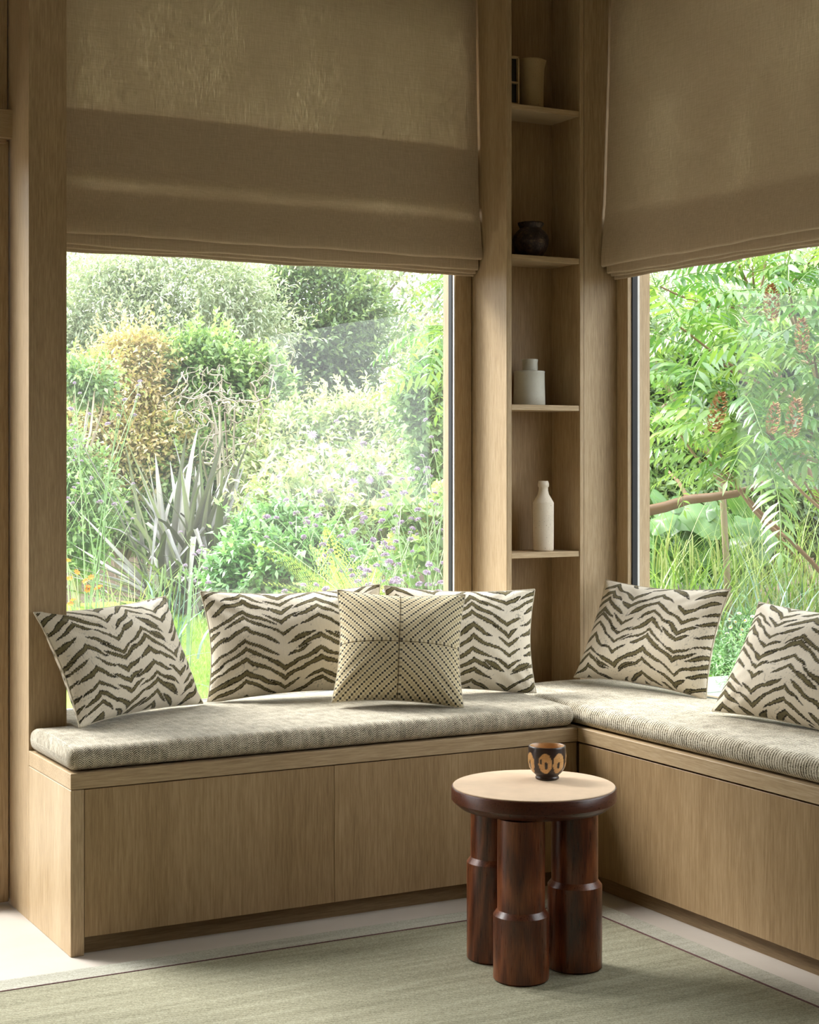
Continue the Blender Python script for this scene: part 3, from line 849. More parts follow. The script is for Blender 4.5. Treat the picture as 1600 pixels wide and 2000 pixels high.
CREAM, OLIVE, INK = np.array(lin(226, 216, 198)), np.array(lin(112, 103, 74)), np.array(lin(48, 43, 31))
def stripe_print(s, t, seed):
    """chevron tiger stripes: s, t in metres on the cloth -> linear colours"""
    rs = np.random.default_rng(seed)
    HP, RH, AMP = .106, .0305, .056            # half period, row spacing, zigzag height
    s = s + (vnoise(s * 26, t * 26, seed) - .5) * .010
    t = t + (vnoise(s * 30 + 9, t * 30, seed + 1) - .5) * .010 + (vnoise(s * 8, t * 8, seed + 5) - .5) * .012
    best = np.full(s.shape, -1.0)
    j0 = np.floor(s / HP + .5).astype(int)
    hsh = rs.random((40, 60, 6))
    for dj in (-1, 0, 1):
        j = j0 + dj
        ds = s - j * HP
        sign = np.where(j % 2 == 0, 1.0, -1.0)             # even columns: peaks, odd: valleys
        # centre line drops away from a peak, rises away from a valley, flattening outwards
        a = np.abs(ds)
        line = sign * AMP * (.5 - (a / HP) ** .82 * .92)
        rowf = (t - line) / RH
        r0 = np.floor(rowf + .5).astype(int)
        for dr in (-1, 0, 1):
            r = r0 + dr
            h = hsh[j % 40, (r + 20) % 60]
            off = (h[..., 0] - .5) * .016
            eL = np.where(sign > 0, .045 + .060 * h[..., 1], .030 + .040 * h[..., 1])
            eR = np.where(sign > 0, .045 + .060 * h[..., 2], .030 + .040 * h[..., 2])
            T = .0052 + .0034 * h[..., 3]
            e = np.where(ds < 0, eL, eR)
            gap = (h[..., 4] < .16)                          # broken at the apex: two loose strokes
            prof = np.clip(1 - (a / e) ** 2, 0, None) ** .75
            prof = np.where(gap, np.clip(1 - ((a - .045) / .034) ** 2, 0, None) ** .8, prof)
            val = T * prof - np.abs(t - line - r * RH - off)
            val = np.where(prof <= 0, -1, val)
            best = np.maximum(best, val)
    rag = (vnoise(s * 420, t * 420, seed + 2) - .5) * .0022
    f = best + rag
    col = np.tile(CREAM, s.shape + (1,))
    sketch = (np.abs(vnoise(s * 60, t * 130, seed + 3) - .5) < .018) & (vnoise(s * 20, t * 20, seed + 6) > .52)
    col[sketch] = CREAM * .62
    col[f > 0] = INK
    inner = f > .0027
    k = (.8 + .4 * vnoise(s * 300, t * 300, seed + 4))
    col[inner] = (OLIVE * k[..., None])[inner]
    return col

def pillow(name, label, cat, C, yaw, lean, roll, w, h, T, mat, seed, printed, res=(300, 190), phase=0.0, droop=0.0, group='stripe cushions', pinch=.075):
    u0 = np.array([math.cos(yaw), math.sin(yaw), 0]); n0 = np.array([math.sin(yaw), -math.cos(yaw), 0]); z = np.array([0, 0, 1.])
    up0 = math.cos(lean) * z - math.sin(lean) * n0; nn = math.cos(lean) * n0 + math.sin(lean) * z
    u = math.cos(roll) * u0 + math.sin(roll) * up0; up = -math.sin(roll) * u0 + math.cos(roll) * up0
    C = np.asarray(C, float)
    rs = np.random.default_rng(seed); ph = rs.random(8) * 6.28
    def sheet(na, nb, sgn):
        # a finer step at the rim, so that the edge stays round
        A = np.sin(np.linspace(-1, 1, na) * math.pi / 2 * .92) / math.sin(math.pi / 2 * .92)
        B = np.sin(np.linspace(-1, 1, nb) * math.pi / 2 * .92) / math.sin(math.pi / 2 * .92)
        a, b = np.meshgrid(A, B, indexing='ij')
        aa = a * (1 - pinch * (1 - b ** 2) ** 1.1 * np.abs(a) ** 1.5)
        bb = b * (1 - pinch * 1.25 * (1 - a ** 2) ** 1.1 * np.abs(b) ** 1.5)
        bulge = (np.clip(1 - np.abs(a) ** 2.6, 0, 1) ** .62) * (np.clip(1 - np.abs(b) ** 2.6, 0, 1) ** .62)
        t = T / 2 * bulge * (1 - .18 * b)                      # a little fuller at the bottom
        wr = .0030 * bulge ** .5 * (np.sin(a * 5 + b * 3 + ph[0]) * .5 + np.sin(a * 3 - b * 7 + ph[1]) * .6 + np.sin(a * 11 + b * 9 + ph[2]) * .25)
        cr = np.abs(a * b) ** 1.2
        wr = wr + .0035 * cr * np.sin((np.abs(a) - np.abs(b)) * 22 + ph[3]) * (1 - np.abs(a) ** 8) * (1 - np.abs(b) ** 8)
        off = sgn * t + wr + .010 * np.sin(a * 1.7 + ph[4]) * b      # slight twist of the whole pad
        P = C + (u[None, None] * (aa * w / 2)[..., None]) + (up[None, None] * (bb * h / 2)[..., None]) + nn[None, None] * off[..., None]
        P[..., 2] -= droop * np.clip(np.abs(a), 0, 1) ** 6 * (b > 0) * b ** 4
        P[..., 2] = np.maximum(P[..., 2], .4885)
        return a, b, P
    na, nb = res
    a, b, P1 = sheet(na, nb, 1.0)
    _, _, P2 = sheet(na, nb, -1.0)
    def grid(nx, ny, o, flip):
        i, j = np.meshgrid(np.arange(nx - 1), np.arange(ny - 1), indexing='ij'); q = (i * ny + j).ravel() + o
        f = np.stack([q, q + ny, q + ny + 1, q + 1], 1)
        return f[:, ::-1] if flip else f
    V1 = P1.reshape(-1, 3)
    sk = 4
    ia = np.unique(np.concatenate([np.arange(0, na, sk), [na - 1]])); ib = np.unique(np.concatenate([np.arange(0, nb, sk), [nb - 1]]))
    V2 = P2[np.ix_(ia, ib)].reshape(-1, 3)
    V = np.concatenate([V1, V2])
    F = [grid(na, nb, 0, False), grid(len(ia), len(ib), len(V1), True)]
    UV1 = np.stack([(a * w / 2).ravel(), (b * h / 2).ravel()], 1)
    UV = np.concatenate([UV1, UV1.reshape(na, nb, 2)[np.ix_(ia, ib)].reshape(-1, 2)])
    kw = {}
    if printed:
        col = stripe_print(UV[:, 0] + 1.0 + phase, UV[:, 1] + 1.0, seed)
        kw['attrs'] = {'col': col}
        UVn = UV
    else:
        UVn = np.stack([UV[:, 0] / w, UV[:, 1] / w], 1)
    root = empty(name, (C[0], C[1], .4885), label, cat, group)
    o = obj('cover', V, F, mat, root, smooth=True, uv=UVn, **kw)
    # piped seam round the rim
    rim = np.concatenate([P1[:, 0], P1[-1, 1:], P1[::-1, -1][1:], P1[0, ::-1][1:]])[::3]
    g = Geo(); g.tube(np.concatenate([rim, rim[:1]]), .0022, 5)
    me = g.build('seam', M['rim'], root, smooth=True)
    return root, (a, b, P1)

M['rim'] = simple('cushion_rim', lin(200, 190, 170), .95, .1, .1, 120)
PR = (260, 164)
pillow('lumbar_cushion', 'zebra stripe cushion leaning in the corner against the pilaster', 'cushion', (1.405, 4.165, .632), .544, .453, 0, .505, .312, .135, M['print'], 11, True, PR, phase=.03)
pillow('lumbar_cushion', 'wide zebra stripe cushion against the big window, second from the pilaster', 'cushion', (1.938, 4.255, .640), -.27, .345, .030, .515, .312, .135, M['print'], 23, True, PR, phase=.0)
pillow('lumbar_cushion', 'zebra stripe cushion half hidden behind the dotted cushion, in front of the niche', 'cushion', (2.372, 4.082, .640), -.26, .255, -.05, .440, .300, .13, M['print'], 35, True, PR, phase=.04)
pillow('lumbar_cushion', 'zebra stripe cushion beside the niche leaning on the second window', 'cushion', (2.912, 3.912, .640), -1.335, .384, -.018, .480, .315, .14, M['print'], 47, True, PR, phase=.02)
pillow('lumbar_cushion', 'zebra stripe cushion cut off by the picture edge on the second bench', 'cushion', (2.845, 3.180, .632), -1.43, .52, -.03, .480, .320, .14, M['print'], 59, True, PR, phase=.05)
dotp, (da, db, dP) = pillow('dotted_cushion', 'square cream cushion with black dotted chevrons in front of the stripe cushions', 'cushion', (2.123, 3.985, .640), -.443, .434, -.049, .352, .322, .135, M['dots'], 71, False, (90, 84), group=None, pinch=.085)
g = Geo()
k = np.argmin(np.abs(da[:, 0])); nv = np.array([math.sin(-.443), -math.cos(-.443), 0.2]); nv /= np.linalg.norm(nv)
g.tube(dP[k, 2:-2] + nv * .0003, .0011, 5)
k2 = np.argmin(np.abs(db[0]))
g.tube(dP[2:-2, k2] + nv * .0001, .0008, 5)
g.build('centre_seam', M['seam'], dotp, smooth=True)

# ------------------------------------------------------------------ the garden
F = {}
F['olive'] = foliage_mat('silver_green_leaf', [lin(128, 148, 120), lin(162, 180, 148), lin(194, 204, 178), lin(216, 220, 202)], .35, .10)
F['dark'] = foliage_mat('dark_tree_leaf', [lin(62, 86, 54), lin(88, 116, 72), lin(116, 144, 90), lin(144, 168, 104)], .4, .07)
F['gold'] = foliage_mat('golden_shrub_leaf', [lin(156, 168, 104), lin(188, 184, 120), lin(208, 184, 138), lin(212, 196, 168), lin(158, 176, 110)], .4, .07)
F['green'] = foliage_mat('mid_green_leaf', [lin(86, 120, 72), lin(114, 148, 92), lin(146, 176, 116), lin(178, 198, 144)], .45, .07)
F['pale'] = foliage_mat('pale_shrub_leaf', [lin(122, 150, 106), lin(156, 178, 132), lin(186, 198, 160), lin(200, 196, 150)], .45, .07)
F['fresh'] = foliage_mat('fresh_low_leaf', [lin(80, 126, 76), lin(106, 154, 98), lin(138, 180, 124), lin(166, 198, 146)], .4, .10)
F['lime'] = foliage_mat('lime_fern_leaf', [lin(134, 160, 84), lin(164, 184, 106), lin(190, 202, 134)], .5, .05)
F['sumac'] = foliage_mat('sumac_leaflet', [lin(62, 106, 48), lin(86, 130, 60), lin(114, 152, 70), lin(148, 174, 84)], .40, .10, .28)
F['flax'] = foliage_mat('flax_blade', [lin(84, 84, 78), lin(112, 112, 102), lin(140, 138, 124), lin(148, 144, 108)], .06, .14, .32)
F['grass'] = foliage_mat('grass_blade', [lin(94, 128, 62), lin(122, 152, 80), lin(152, 174, 104), lin(178, 184, 126)], .42, .05)
F['lawn'] = foliage_mat('lawn_blade', [lin(122, 156, 72), lin(148, 178, 92), lin(172, 194, 116)], .45, .04)
F['blue'] = foliage_mat('wheat_blade', [lin(82, 116, 100), lin(108, 140, 122), lin(140, 166, 148)], .25, .08)
F['ear'] = foliage_mat('wheat_ear', [lin(122, 146, 108), lin(156, 176, 134)], .2, .05)
F['stem'] = foliage_mat('green_stem', [lin(112, 142, 96), lin(146, 172, 126), lin(178, 198, 156)], .1, .05)
F['bark'] = foliage_mat('pale_bark', [lin(118, 104, 84), lin(150, 136, 116), lin(178, 166, 146)], .0, .03)
F['bark_brown'] = foliage_mat('sumac_bark', [lin(106, 84, 64), lin(132, 108, 84), lin(154, 130, 104)], .0, .03)
F['twig'] = foliage_mat('grey_twisted_twig', [lin(132, 120, 108), lin(160, 150, 138), lin(184, 176, 166)], .0, .03)
F['purple'] = foliage_mat('verbena_floret', [lin(140, 118, 156), lin(170, 152, 188), lin(200, 188, 212)], .3, .03)
F['white_petal'] = foliage_mat('daisy_petal', [lin(250, 246, 246), lin(244, 214, 228)], .3, .03)
F['yellow_eye'] = foliage_mat('daisy_eye', [lin(226, 178, 40), lin(240, 204, 70)], .1, .03)
F['orange'] = foliage_mat('orange_petal', [lin(224, 116, 24), lin(236, 146, 44)], .3, .03)
F['hydr'] = foliage_mat('lime_floret', [lin(208, 214, 140), lin(232, 232, 176), lin(242, 240, 206)], .4, .03)
F['cone'] = foliage_mat('sumac_seed', [lin(116, 80, 52), lin(140, 102, 66), lin(160, 124, 84)], .0, .03)
F['bigleaf'] = foliage_mat('broad_leaf', [lin(62, 98, 48), lin(82, 120, 62), lin(104, 140, 80)], .35, .05)
F['feather'] = foliage_mat('feather_grass', [lin(206, 206, 180), lin(228, 226, 206)], .4, .03)

def prune(o): return o

# ground outside: soil, lawn, paving
struct(box('ground', -40, 60, 4.53, 70, -.16, -.045, M['soil'], bev=0), 'dark garden soil under the planting')
struct(boxes('ground', [(3.13, 60, -30, 4.53, -.16, -.046), ], M['soil']), 'garden soil beside the terrace')
struct(boxes('ground', [(-5, 1.0, 4.535, 6.2, -.16, -.03), (-40, RX0 - WT - .01, -30, 4.53, -.16, -.046)], M['bounce_stone']), 'unseen pale paving added outside to bounce daylight into the room')  # unseen pale ground, added to reflect daylight indoors from below
lawn_m = foliage_mat('lawn_base', [lin(128, 168, 66), lin(128, 168, 66)], 0, .02)
# stepping-stone terrace outside the right-hand window: separate slabs
pv = empty('terrace', (4.6, 4.6, -.045), 'grey stone paving outside the second window', 'paving', kind='structure')
for i in range(7):
    for j in range(11):
        x0, y0 = 3.16 + i * .46, 1.9 + j * .47
        box('slab', x0 + .004, x0 + .456, y0 + .004, y0 + .466, -.045, -.012 + random.uniform(-.003, .003), M['stone_path'], pv, bev=.004)

def rand_dirs(n):
    return unit(RNG.normal(size=(n, 3)))

def blob_leaves(g, cx, cz, d, rx, rz, ry, n, L, wr, clusters, up=.5, csize=.22, hang=0.0, bend=.15, shell=.55, c_bias=.25):
    """leaves in lumps over an ellipsoid crown; returns lump centres"""
    ctr = np.array([*at(cx, d)[:2], cz])
    R = np.array([rx, ry, rz])
    right, fwd = np.array([CT, -ST, 0]), np.array([ST, CT, 0]); zz = np.array([0, 0, 1.])
    u = rand_dirs(int(clusters * 2.2))
    u = u[u[:, 1] < c_bias][:clusters]                        # local frame: y = away from the house
    rad = shell + (1 - shell) * RNG.random((len(u), 1)) ** .6
    cl = u * rad * R
    C = ctr + cl[:, :1] * right + cl[:, 1:2] * fwd + cl[:, 2:] * zz
    k = RNG.integers(0, len(C), n)
    o = rand_dirs(n) * RNG.random((n, 1)) ** .45 * csize * (.7 + .6 * RNG.random((n, 1)))
    o[:, 2] *= .75
    P = C[k] + o
    outward = unit(o + .6 * (C[k] - ctr) / max(rx, rz) * csize)
    D = unit(outward + rand_dirs(n) * .9 + np.array([0, 0, -hang]))
    Nn = unit(outward * .5 + np.array([0, 0, up * 1.6]) + rand_dirs(n) * .6)
    tone = RNG.random(len(C))
    # loose sprigs that break the outline
    ns = int(len(C) * 1.3); kk = RNG.integers(0, len(C), ns); m = 11
    sd = unit(unit(C[kk] - ctr) * .8 + rand_dirs(ns) * .8 + np.array([0, 0, .5 - hang]))
    tt = np.linspace(.25, 1, m)
    SP = C[kk][:, None] + sd[:, None] * (tt[None, :, None] * csize * RNG.uniform(1.0, 2.3, (ns, 1, 1)))
    SD = unit(sd[:, None] * .7 + rand_dirs(ns * m).reshape(ns, m, 3) * .8)
    SN = unit(np.array([0, 0, 1.]) + rand_dirs(ns * m) * .7)
    g.leaves(SP.reshape(-1, 3), SD.reshape(-1, 3), SN, L * (.6 + .6 * RNG.random(ns * m)), wr, bend=bend, rnd=np.clip(.45 + .55 * RNG.random(ns * m), 0, 1))
    g.leaves(P, D, Nn, L * (.65 + .7 * RNG.random(n)), wr, bend=bend, rnd=np.clip(.7 * RNG.random(n) + .3 * tone[k], 0, 1))
    return C

def branches(base, tips, mat, parent, r0=.05, name='branches', wig=.12, r1=.006, sides=5):
    g = Geo()
    base = np.asarray(base, float)
    for t in tips:
        t = np.asarray(t, float)
        s = np.linspace(0, 1, 8)[:, None]
        mid = base + (t - base) * s
        ln = np.linalg.norm(t - base)
        mid[:, :2] -= (t - base)[:2] * (np.sin(s * np.pi) * .22)
        mid += RNG.normal(size=mid.shape) * wig * ln * .12 * np.sin(s * np.pi)
        g.tube(mid, r0 + (r1 - r0) * s[:, 0] ** .7, sides)
    return g.build(name, mat, parent, smooth=True)

def shrub(name, label, cat, mat, px, d, blobs, L, wr, trunk=None, group=None, bark='bark', r0=.05, ntips=10, **kw):
    """blobs: (px, py, rx_px, rz_px, dd, n, clusters)"""
    base = at(px, d, -.05)
    root = empty(name, base, label, cat, group)
    g = Geo(); tips = []
    for (bx, by, rxp, rzp, dd, n, cl) in blobs:
        de = d + dd
        C = blob_leaves(g, bx, zat(by, de), de, rxp / FPX * de, rzp / FPX * de, kw.get('ry', rxp / FPX * de * .8), n, L, wr, cl,
                        **{k: v for k, v in kw.items() if k not in ('ry',)})
        tips += [C[i] for i in RNG.integers(0, len(C), max(3, ntips // len(blobs)))]
    o = g.build('foliage', F[mat], root)
    branches(base, tips, F[bark], root, r0)
    return root

# --- far background trees and hedges
shrub('far_tree', 'hazy grey-green tree far off at the top corner of the big window', 'tree', 'olive', 200, 27, [(150, 470, 130, 90, 0, 3200, 60), (230, 560, 110, 110, 1, 2600, 50)], .11, .38, csize=.5, r0=.09, group='far trees')
shrub('far_tree', 'tall pale tree behind the dark round tree', 'tree', 'pale', 640, 29, [(560, 440, 260, 110, 0, 6500, 90), (800, 520, 170, 160, 0, 5000, 70)], .13, .42, csize=.6, r0=.1, group='far trees')
shrub('far_tree', 'hazy tree far behind the feathery leaves in the second window', 'tree', 'olive', 1400, 26, [(1290, 640, 120, 150, 0, 3800, 60), (1440, 640, 90, 80, 0, 2600, 50), (1580, 560, 130, 130, 1, 4500, 70)], .11, .4, csize=.5, r0=.1, group='far trees')
shrub('hedge', 'long deep green hedge closing the garden', 'hedge', 'dark', 800, 22.5, [(150, 860, 220, 230, 0, 6000, 90), (450, 860, 220, 230, 0, 6500, 90), (750, 840, 220, 260, 0, 6500, 90), (1050, 850, 220, 240, 0, 5000, 80), (1330, 860, 200, 240, 0, 7500, 100), (1560, 840, 200, 260, 0, 7500, 100), (1800, 840, 200, 240, 0, 4000, 70)],
      .12, .45, csize=.5, r0=.08)
# --- middle distance shrubs of the left window
shrub('olive_tree', 'large silvery green narrow-leaved shrub filling the top of the big window', 'tree', 'olive', 300, 18,
      [(215, 640, 130, 130, 0, 11000, 150), (360, 580, 150, 120, .3, 13000, 170), (300, 760, 210, 160, .2, 11000, 150), (470, 640, 90, 110, .6, 5000, 80), (160, 760, 90, 200, -.3, 6000, 90)],
      .075, .30, csize=.26, r0=.07, up=.7)
shrub('round_tree', 'dark green round tree between the silvery and pale shrubs', 'tree', 'dark', 610, 20,
      [(610, 610, 125, 105, 0, 12000, 120), (600, 700, 130, 90, -.3, 7000, 90), (560, 800, 170, 110, 0, 5000, 70)], .085, .46, csize=.3, r0=.08, up=.7)
shrub('golden_shrub', 'golden orange leafed shrub behind the sword-leaved flax', 'shrub', 'gold', 235, 15.5,
      [(255, 740, 75, 80, 0, 7000, 100), (210, 850, 110, 100, -.1, 8500, 120), (300, 880, 90, 80, -.2, 4500, 80), (150, 800, 40, 110, 0, 2500, 50)], .058, .46, csize=.18, r0=.04)
shrub('broad_shrub', 'mid green leafy shrub beside the golden shrub', 'shrub', 'green', 420, 15.8,
      [(395, 735, 90, 75, 0, 6500, 90), (470, 790, 90, 95, .1, 6500, 90), (400, 900, 140, 110, -.2, 7000, 110), (300, 980, 130, 90, -.3, 4500, 80)], .070, .52, csize=.2, r0=.04)
shrub('pale_shrub', 'pale yellow-green arching shrub in the middle of the big window', 'shrub', 'pale', 660, 15.2,
      [(590, 900, 110, 95, 0, 8500, 120), (740, 885, 130, 95, .2, 8500, 120), (860, 890, 80, 120, .4, 5500, 90), (690, 950, 190, 80, -.4, 7500, 110), (560, 960, 100, 80, -.5, 3500, 60)], .072, .42, csize=.22, r0=.04)
shrub('bright_shrub', 'bright green shrub low at the edge of the big window', 'shrub', 'green', 150, 13.5,
      [(150, 980, 60, 130, 0, 4500, 70), (175, 740, 40, 40, .8, 1500, 30)], .06, .45, csize=.16, r0=.03)
shrub('leafy_shrub', 'dense green shrub below the feathery leaves at the window edge', 'shrub', 'green', 860, 12.5,
      [(860, 800, 70, 120, 0, 5500, 80), (900, 930, 80, 120, 0, 4000, 60)], .075, .42, csize=.18, r0=.03)
# --- shrubs behind the sumac in the right window
shrub('broad_shrub', 'shady green shrub behind the feathery sumac', 'shrub', 'dark', 1400, 13,
      [(1330, 860, 130, 170, 0, 7500, 110), (1480, 800, 130, 200, .2, 8500, 120), (1600, 780, 110, 220, .3, 6000, 90), (1420, 1000, 220, 110, -.4, 7500, 110)], .085, .5, csize=.24, r0=.05)

# --- contorted hazel: pale twisted twigs
hz = empty('contorted_hazel', at(455, 14.6, -.05), 'pale grey twisting bare branches in front of the green shrub', 'shrub')
b0 = at(455, 14.6, -.05)
for k in range(12):
    g = Geo()
    p_ = at(RNG.uniform(385, 510), 14.6 + RNG.uniform(-.3, .2), zat(RNG.uniform(770, 920), 14.6)); pts = [b0, (b0 + p_) / 2 + RNG.normal(size=3) * .08, p_]
    dirv = np.array([RNG.uniform(-1, 1), RNG.uniform(-.3, .2), RNG.uniform(.4, 1.2)])
    for s in range(22):
        dirv = unit(dirv + RNG.normal(size=3) * .85 + np.array([0, 0, .10])); p_ = p_ + dirv * .062; pts.append(p_.copy())
    g.tube(pts, np.linspace(.010, .0026, len(pts)), 5)
    for q in range(3):
        i0 = RNG.integers(6, 22); p2 = pts[i0].copy(); tw = [p2.copy()]; dv = unit(RNG.normal(size=3))
        for s in range(9):
            dv = unit(dv + RNG.normal(size=3) * .9); p2 = p2 + dv * .045; tw.append(p2.copy())
        g.tube(tw, np.linspace(.006, .0025, len(tw)), 4)
    g.build('branch', F['twig'], hz, smooth=True)

# --- flax: sword leaves, each one a part
fx = empty('flax_plant', at(380, 12.6, -.05), 'large spiky grey-green flax with sword-shaped leaves', 'plant')
flax_mesh = []
for v in range(10):
    g = Geo()
    Ls, n = 1.0, 12
    s = np.linspace(0, 1, n)
    droop = [.05, .10, .18, .28, .42, .02, .14, .35, .22, .08][v]
    pts = np.stack([np.zeros(n), np.zeros(n) + droop * s ** 2.2 * .8, s - droop * s ** 3 * .75], 1)
    if v in (4, 7):                                        # folded-over leaf
        k = s > .72; pts[k, 2] = pts[np.argmax(k), 2] - (s[k] - .72) * .9; pts[k, 1] += (s[k] - .72) * .5
    w = .050 * np.clip(np.minimum(.55 + s * 1.6, 1.0), 0, 1) * np.clip((1 - s) / .45, 0, 1) ** .75 + .001
    g.blade(pts, w, (1, 0, 0), fold=.16, rnd=(v % 7) / 10 + .04)
    flax_mesh.append(g.mesh('flax_leaf', smooth=False))
for k in range(150):
    me = flax_mesh[k % 10]
    o = link('leaf', me, F['flax'], fx)
    az = RNG.uniform(0, 2 * math.pi); tilt = abs(RNG.normal(0, .52)) + .05
    if k % 3 == 0: az = RNG.uniform(1.75, 3.2) if k % 2 else RNG.uniform(-.9, .5)
    if k % 3 == 0: tilt = RNG.uniform(.75, 1.35)
    o.location = (RNG.normal() * .12, RNG.normal() * .12, 0)
    o.rotation_euler = (-tilt, RNG.normal() * .15, az - math.pi / 2)
    ln = RNG.uniform(1.1, 1.68) * (1 - .2 * (tilt > .8))
    o.scale = (RNG.uniform(.8, 1.3), ln, ln)

# --- low fresh green clump
shrub('leafy_clump', 'fresh green leafy clump at the foot of the big window view', 'plant', 'fresh', 520, 11.2,
      [(490, 1130, 70, 50, 0, 3000, 55), (575, 1105, 80, 65, 0, 3400, 60), (560, 1040, 55, 45, .2, 1400, 32), (640, 1135, 80, 55, 0, 2600, 50), (500, 1060, 45, 45, .3, 1100, 26)], .072, .42, csize=.13, r0=.012, bark='stem', ntips=40, up=.9)
shrub('leafy_clump', 'grey-green leafy stems between the flax and the fern', 'plant', 'pale', 600, 12.2,
      [(590, 1000, 60, 80, 0, 1800, 40), (640, 1040, 60, 70, 0, 1500, 36), (540, 1000, 50, 60, 0, 1100, 30)], .075, .36, csize=.13, r0=.012, bark='stem', ntips=30, up=.8)

# --- ferns
fern_mesh = []
for v in range(3):
    g = Geo(); n = 26
    s = np.linspace(0, 1, n)
    rach = np.stack([.02 * np.sin(s * 3 + v), s * .92, .30 * np.sin(s * 1.7) - .26 * s ** 2.2], 1)
    g.tube(rach, np.linspace(.005, .001, n), 4, rnd=.1)
    P, D, Nn, LL = [], [], [], []
    for i in range(3, n - 1):
        ln = .20 * math.sin(math.pi * min(1, (s[i] * .92 + .12)) ** .75) * (1 - .2 * s[i]) + .012
        for sd in (-1, 1):
            q = np.array([sd * .93, .36, -.12])
            m = max(3, int(ln / .018))
            for j in range(m):
                t = (j + .5) / m
                for s2 in (-1, 1):
                    P.append(rach[i] + q * ln * t); D.append(q * .35 + s2 * np.array([-sd * .25, .9, 0])); Nn.append((0, 0.1, 1)); LL.append(.026 * (1 - t * .8) + .004)
    g.leaves(P, D, Nn, np.array(LL), .5, bend=.1, rnd=.25 + .25 * v + RNG.random(len(P)) * .2)
    fern_mesh.append(g.mesh('fern_frond'))
def fern(label, px, d, sc_, n, seed):
    root = empty('fern', at(px, d, -.05), label, 'fern', 'ferns')
    rs = np.random.default_rng(seed)
    for k in range(n):
        o = link('frond', fern_mesh[k % 3], F['lime'], root)
        o.rotation_euler = (rs.uniform(.55, 1.15), rs.normal() * .2, k * 2 * math.pi / n + rs.normal() * .2)
        q = sc_ * rs.uniform(.8, 1.15); o.scale = (q, q, q)
fern('yellow-green fern with spreading fronds near the dotted cushion', 700, 10.2, .95, 13, 5)
fern('smaller yellow-green fern beside the purple verbena', 640, 10.8, .7, 9, 6)

# --- verbena: thin branching stems with small purple heads
gh = Geo()
for k in range(26):
    d_ = unit(RNG.normal(size=3)); d_[2] = abs(d_[2]) * .8
    gh.leaves([d_ * .010] * 4, [d_ + RNG.normal(size=3) * .8 for _ in range(4)], [d_] * 4, .011, .75, bend=.0)
head_mesh = gh.mesh('floret_head')
def verbena(label, px, d, stems, spread, hgt, seed, lean=0.0, group='verbena plants', hs=1.0):
    rs = np.random.default_rng(seed)
    base = at(px, d, -.05)
    root = empty('verbena', base, label, 'flower', group)
    for k in range(stems):
        g = Geo()
        b = base + np.array([rs.normal() * .05, rs.normal() * .08, 0])
        h = hgt * rs.uniform(.75, 1.1)
        off = (rs.normal() * spread + lean) * np.array([CT, -ST, 0]) + rs.normal() * spread * .5 * np.array([ST, CT, 0])
        s = np.linspace(0, 1, 9)[:, None]
        main = b + off * s ** 1.5 + np.array([0, 0, 1]) * h * (s - .12 * s ** 2)
        g.tube(main, np.linspace(.0042, .0022, 9), 4)
        tips = [main[-1]]
        for i in (4, 5, 6, 7):
            for sd in (-1, 1):
                if rs.random() < .45: continue
                dv = unit(np.array([sd * rs.uniform(.4, .9), rs.normal() * .5, 1.0])) * h * rs.uniform(.12, .26)
                q = np.linspace(0, 1, 5)[:, None]
                tw = main[i] + dv * q + np.array([0, 0, .03]) * q ** 2
                g.tube(tw, np.linspace(.0026, .0016, 5), 4)
                tips.append(tw[-1])
                if rs.random() < .4:
                    dv2 = unit(np.array([-sd * rs.uniform(.4, .9), rs.normal() * .5, .9])) * h * .10
                    tw2 = tw[2] + dv2 * q; g.tube(tw2, np.linspace(.002, .0013, 5), 4); tips.append(tw2[-1])
        # a few narrow leaves at the nodes
        nl = 8; idx = rs.integers(1, 7, nl)
        g.leaves(main[idx], unit(rs.normal(size=(nl, 3)) + np.array([0, 0, .3])), np.tile([0, 0, 1.], (nl, 1)), .07 * rs.uniform(.6, 1.2, nl), .14)
        g.build('stem', F['stem'], root)
        for t in tips:
            o = link('flower_head', head_mesh, F['purple'], root)
            o.location = tuple(t - base); q = rs.uniform(.6, 1.25) * hs; o.scale = (q, q, q * .85)
            o.rotation_euler = (rs.normal() * .3, rs.normal() * .3, rs.uniform(0, 6))
verbena('tall branching verbena with few purple buds beside the pilaster', 175, 9.3, 6, .13, 1.75, 21, hs=.8)
verbena('thin verbena stems at the edge of the pilaster', 140, 9.8, 4, .10, 1.45, 22, hs=.7)
verbena('purple-headed verbena leaning out over the fern', 800, 8.4, 8, .20, 1.15, 23, lean=-.28)
verbena('purple verbena in front of the leafy shrub at the window edge', 850, 8.8, 7, .16, 1.38, 24, lean=-.05)
verbena('low purple verbena sprays behind the dotted cushion', 860, 7.8, 8, .24, .80, 25, lean=-.2)
verbena('single grey verbena stalk in front of the flax', 372, 9.6, 1, .02, 1.05, 26, lean=.04)

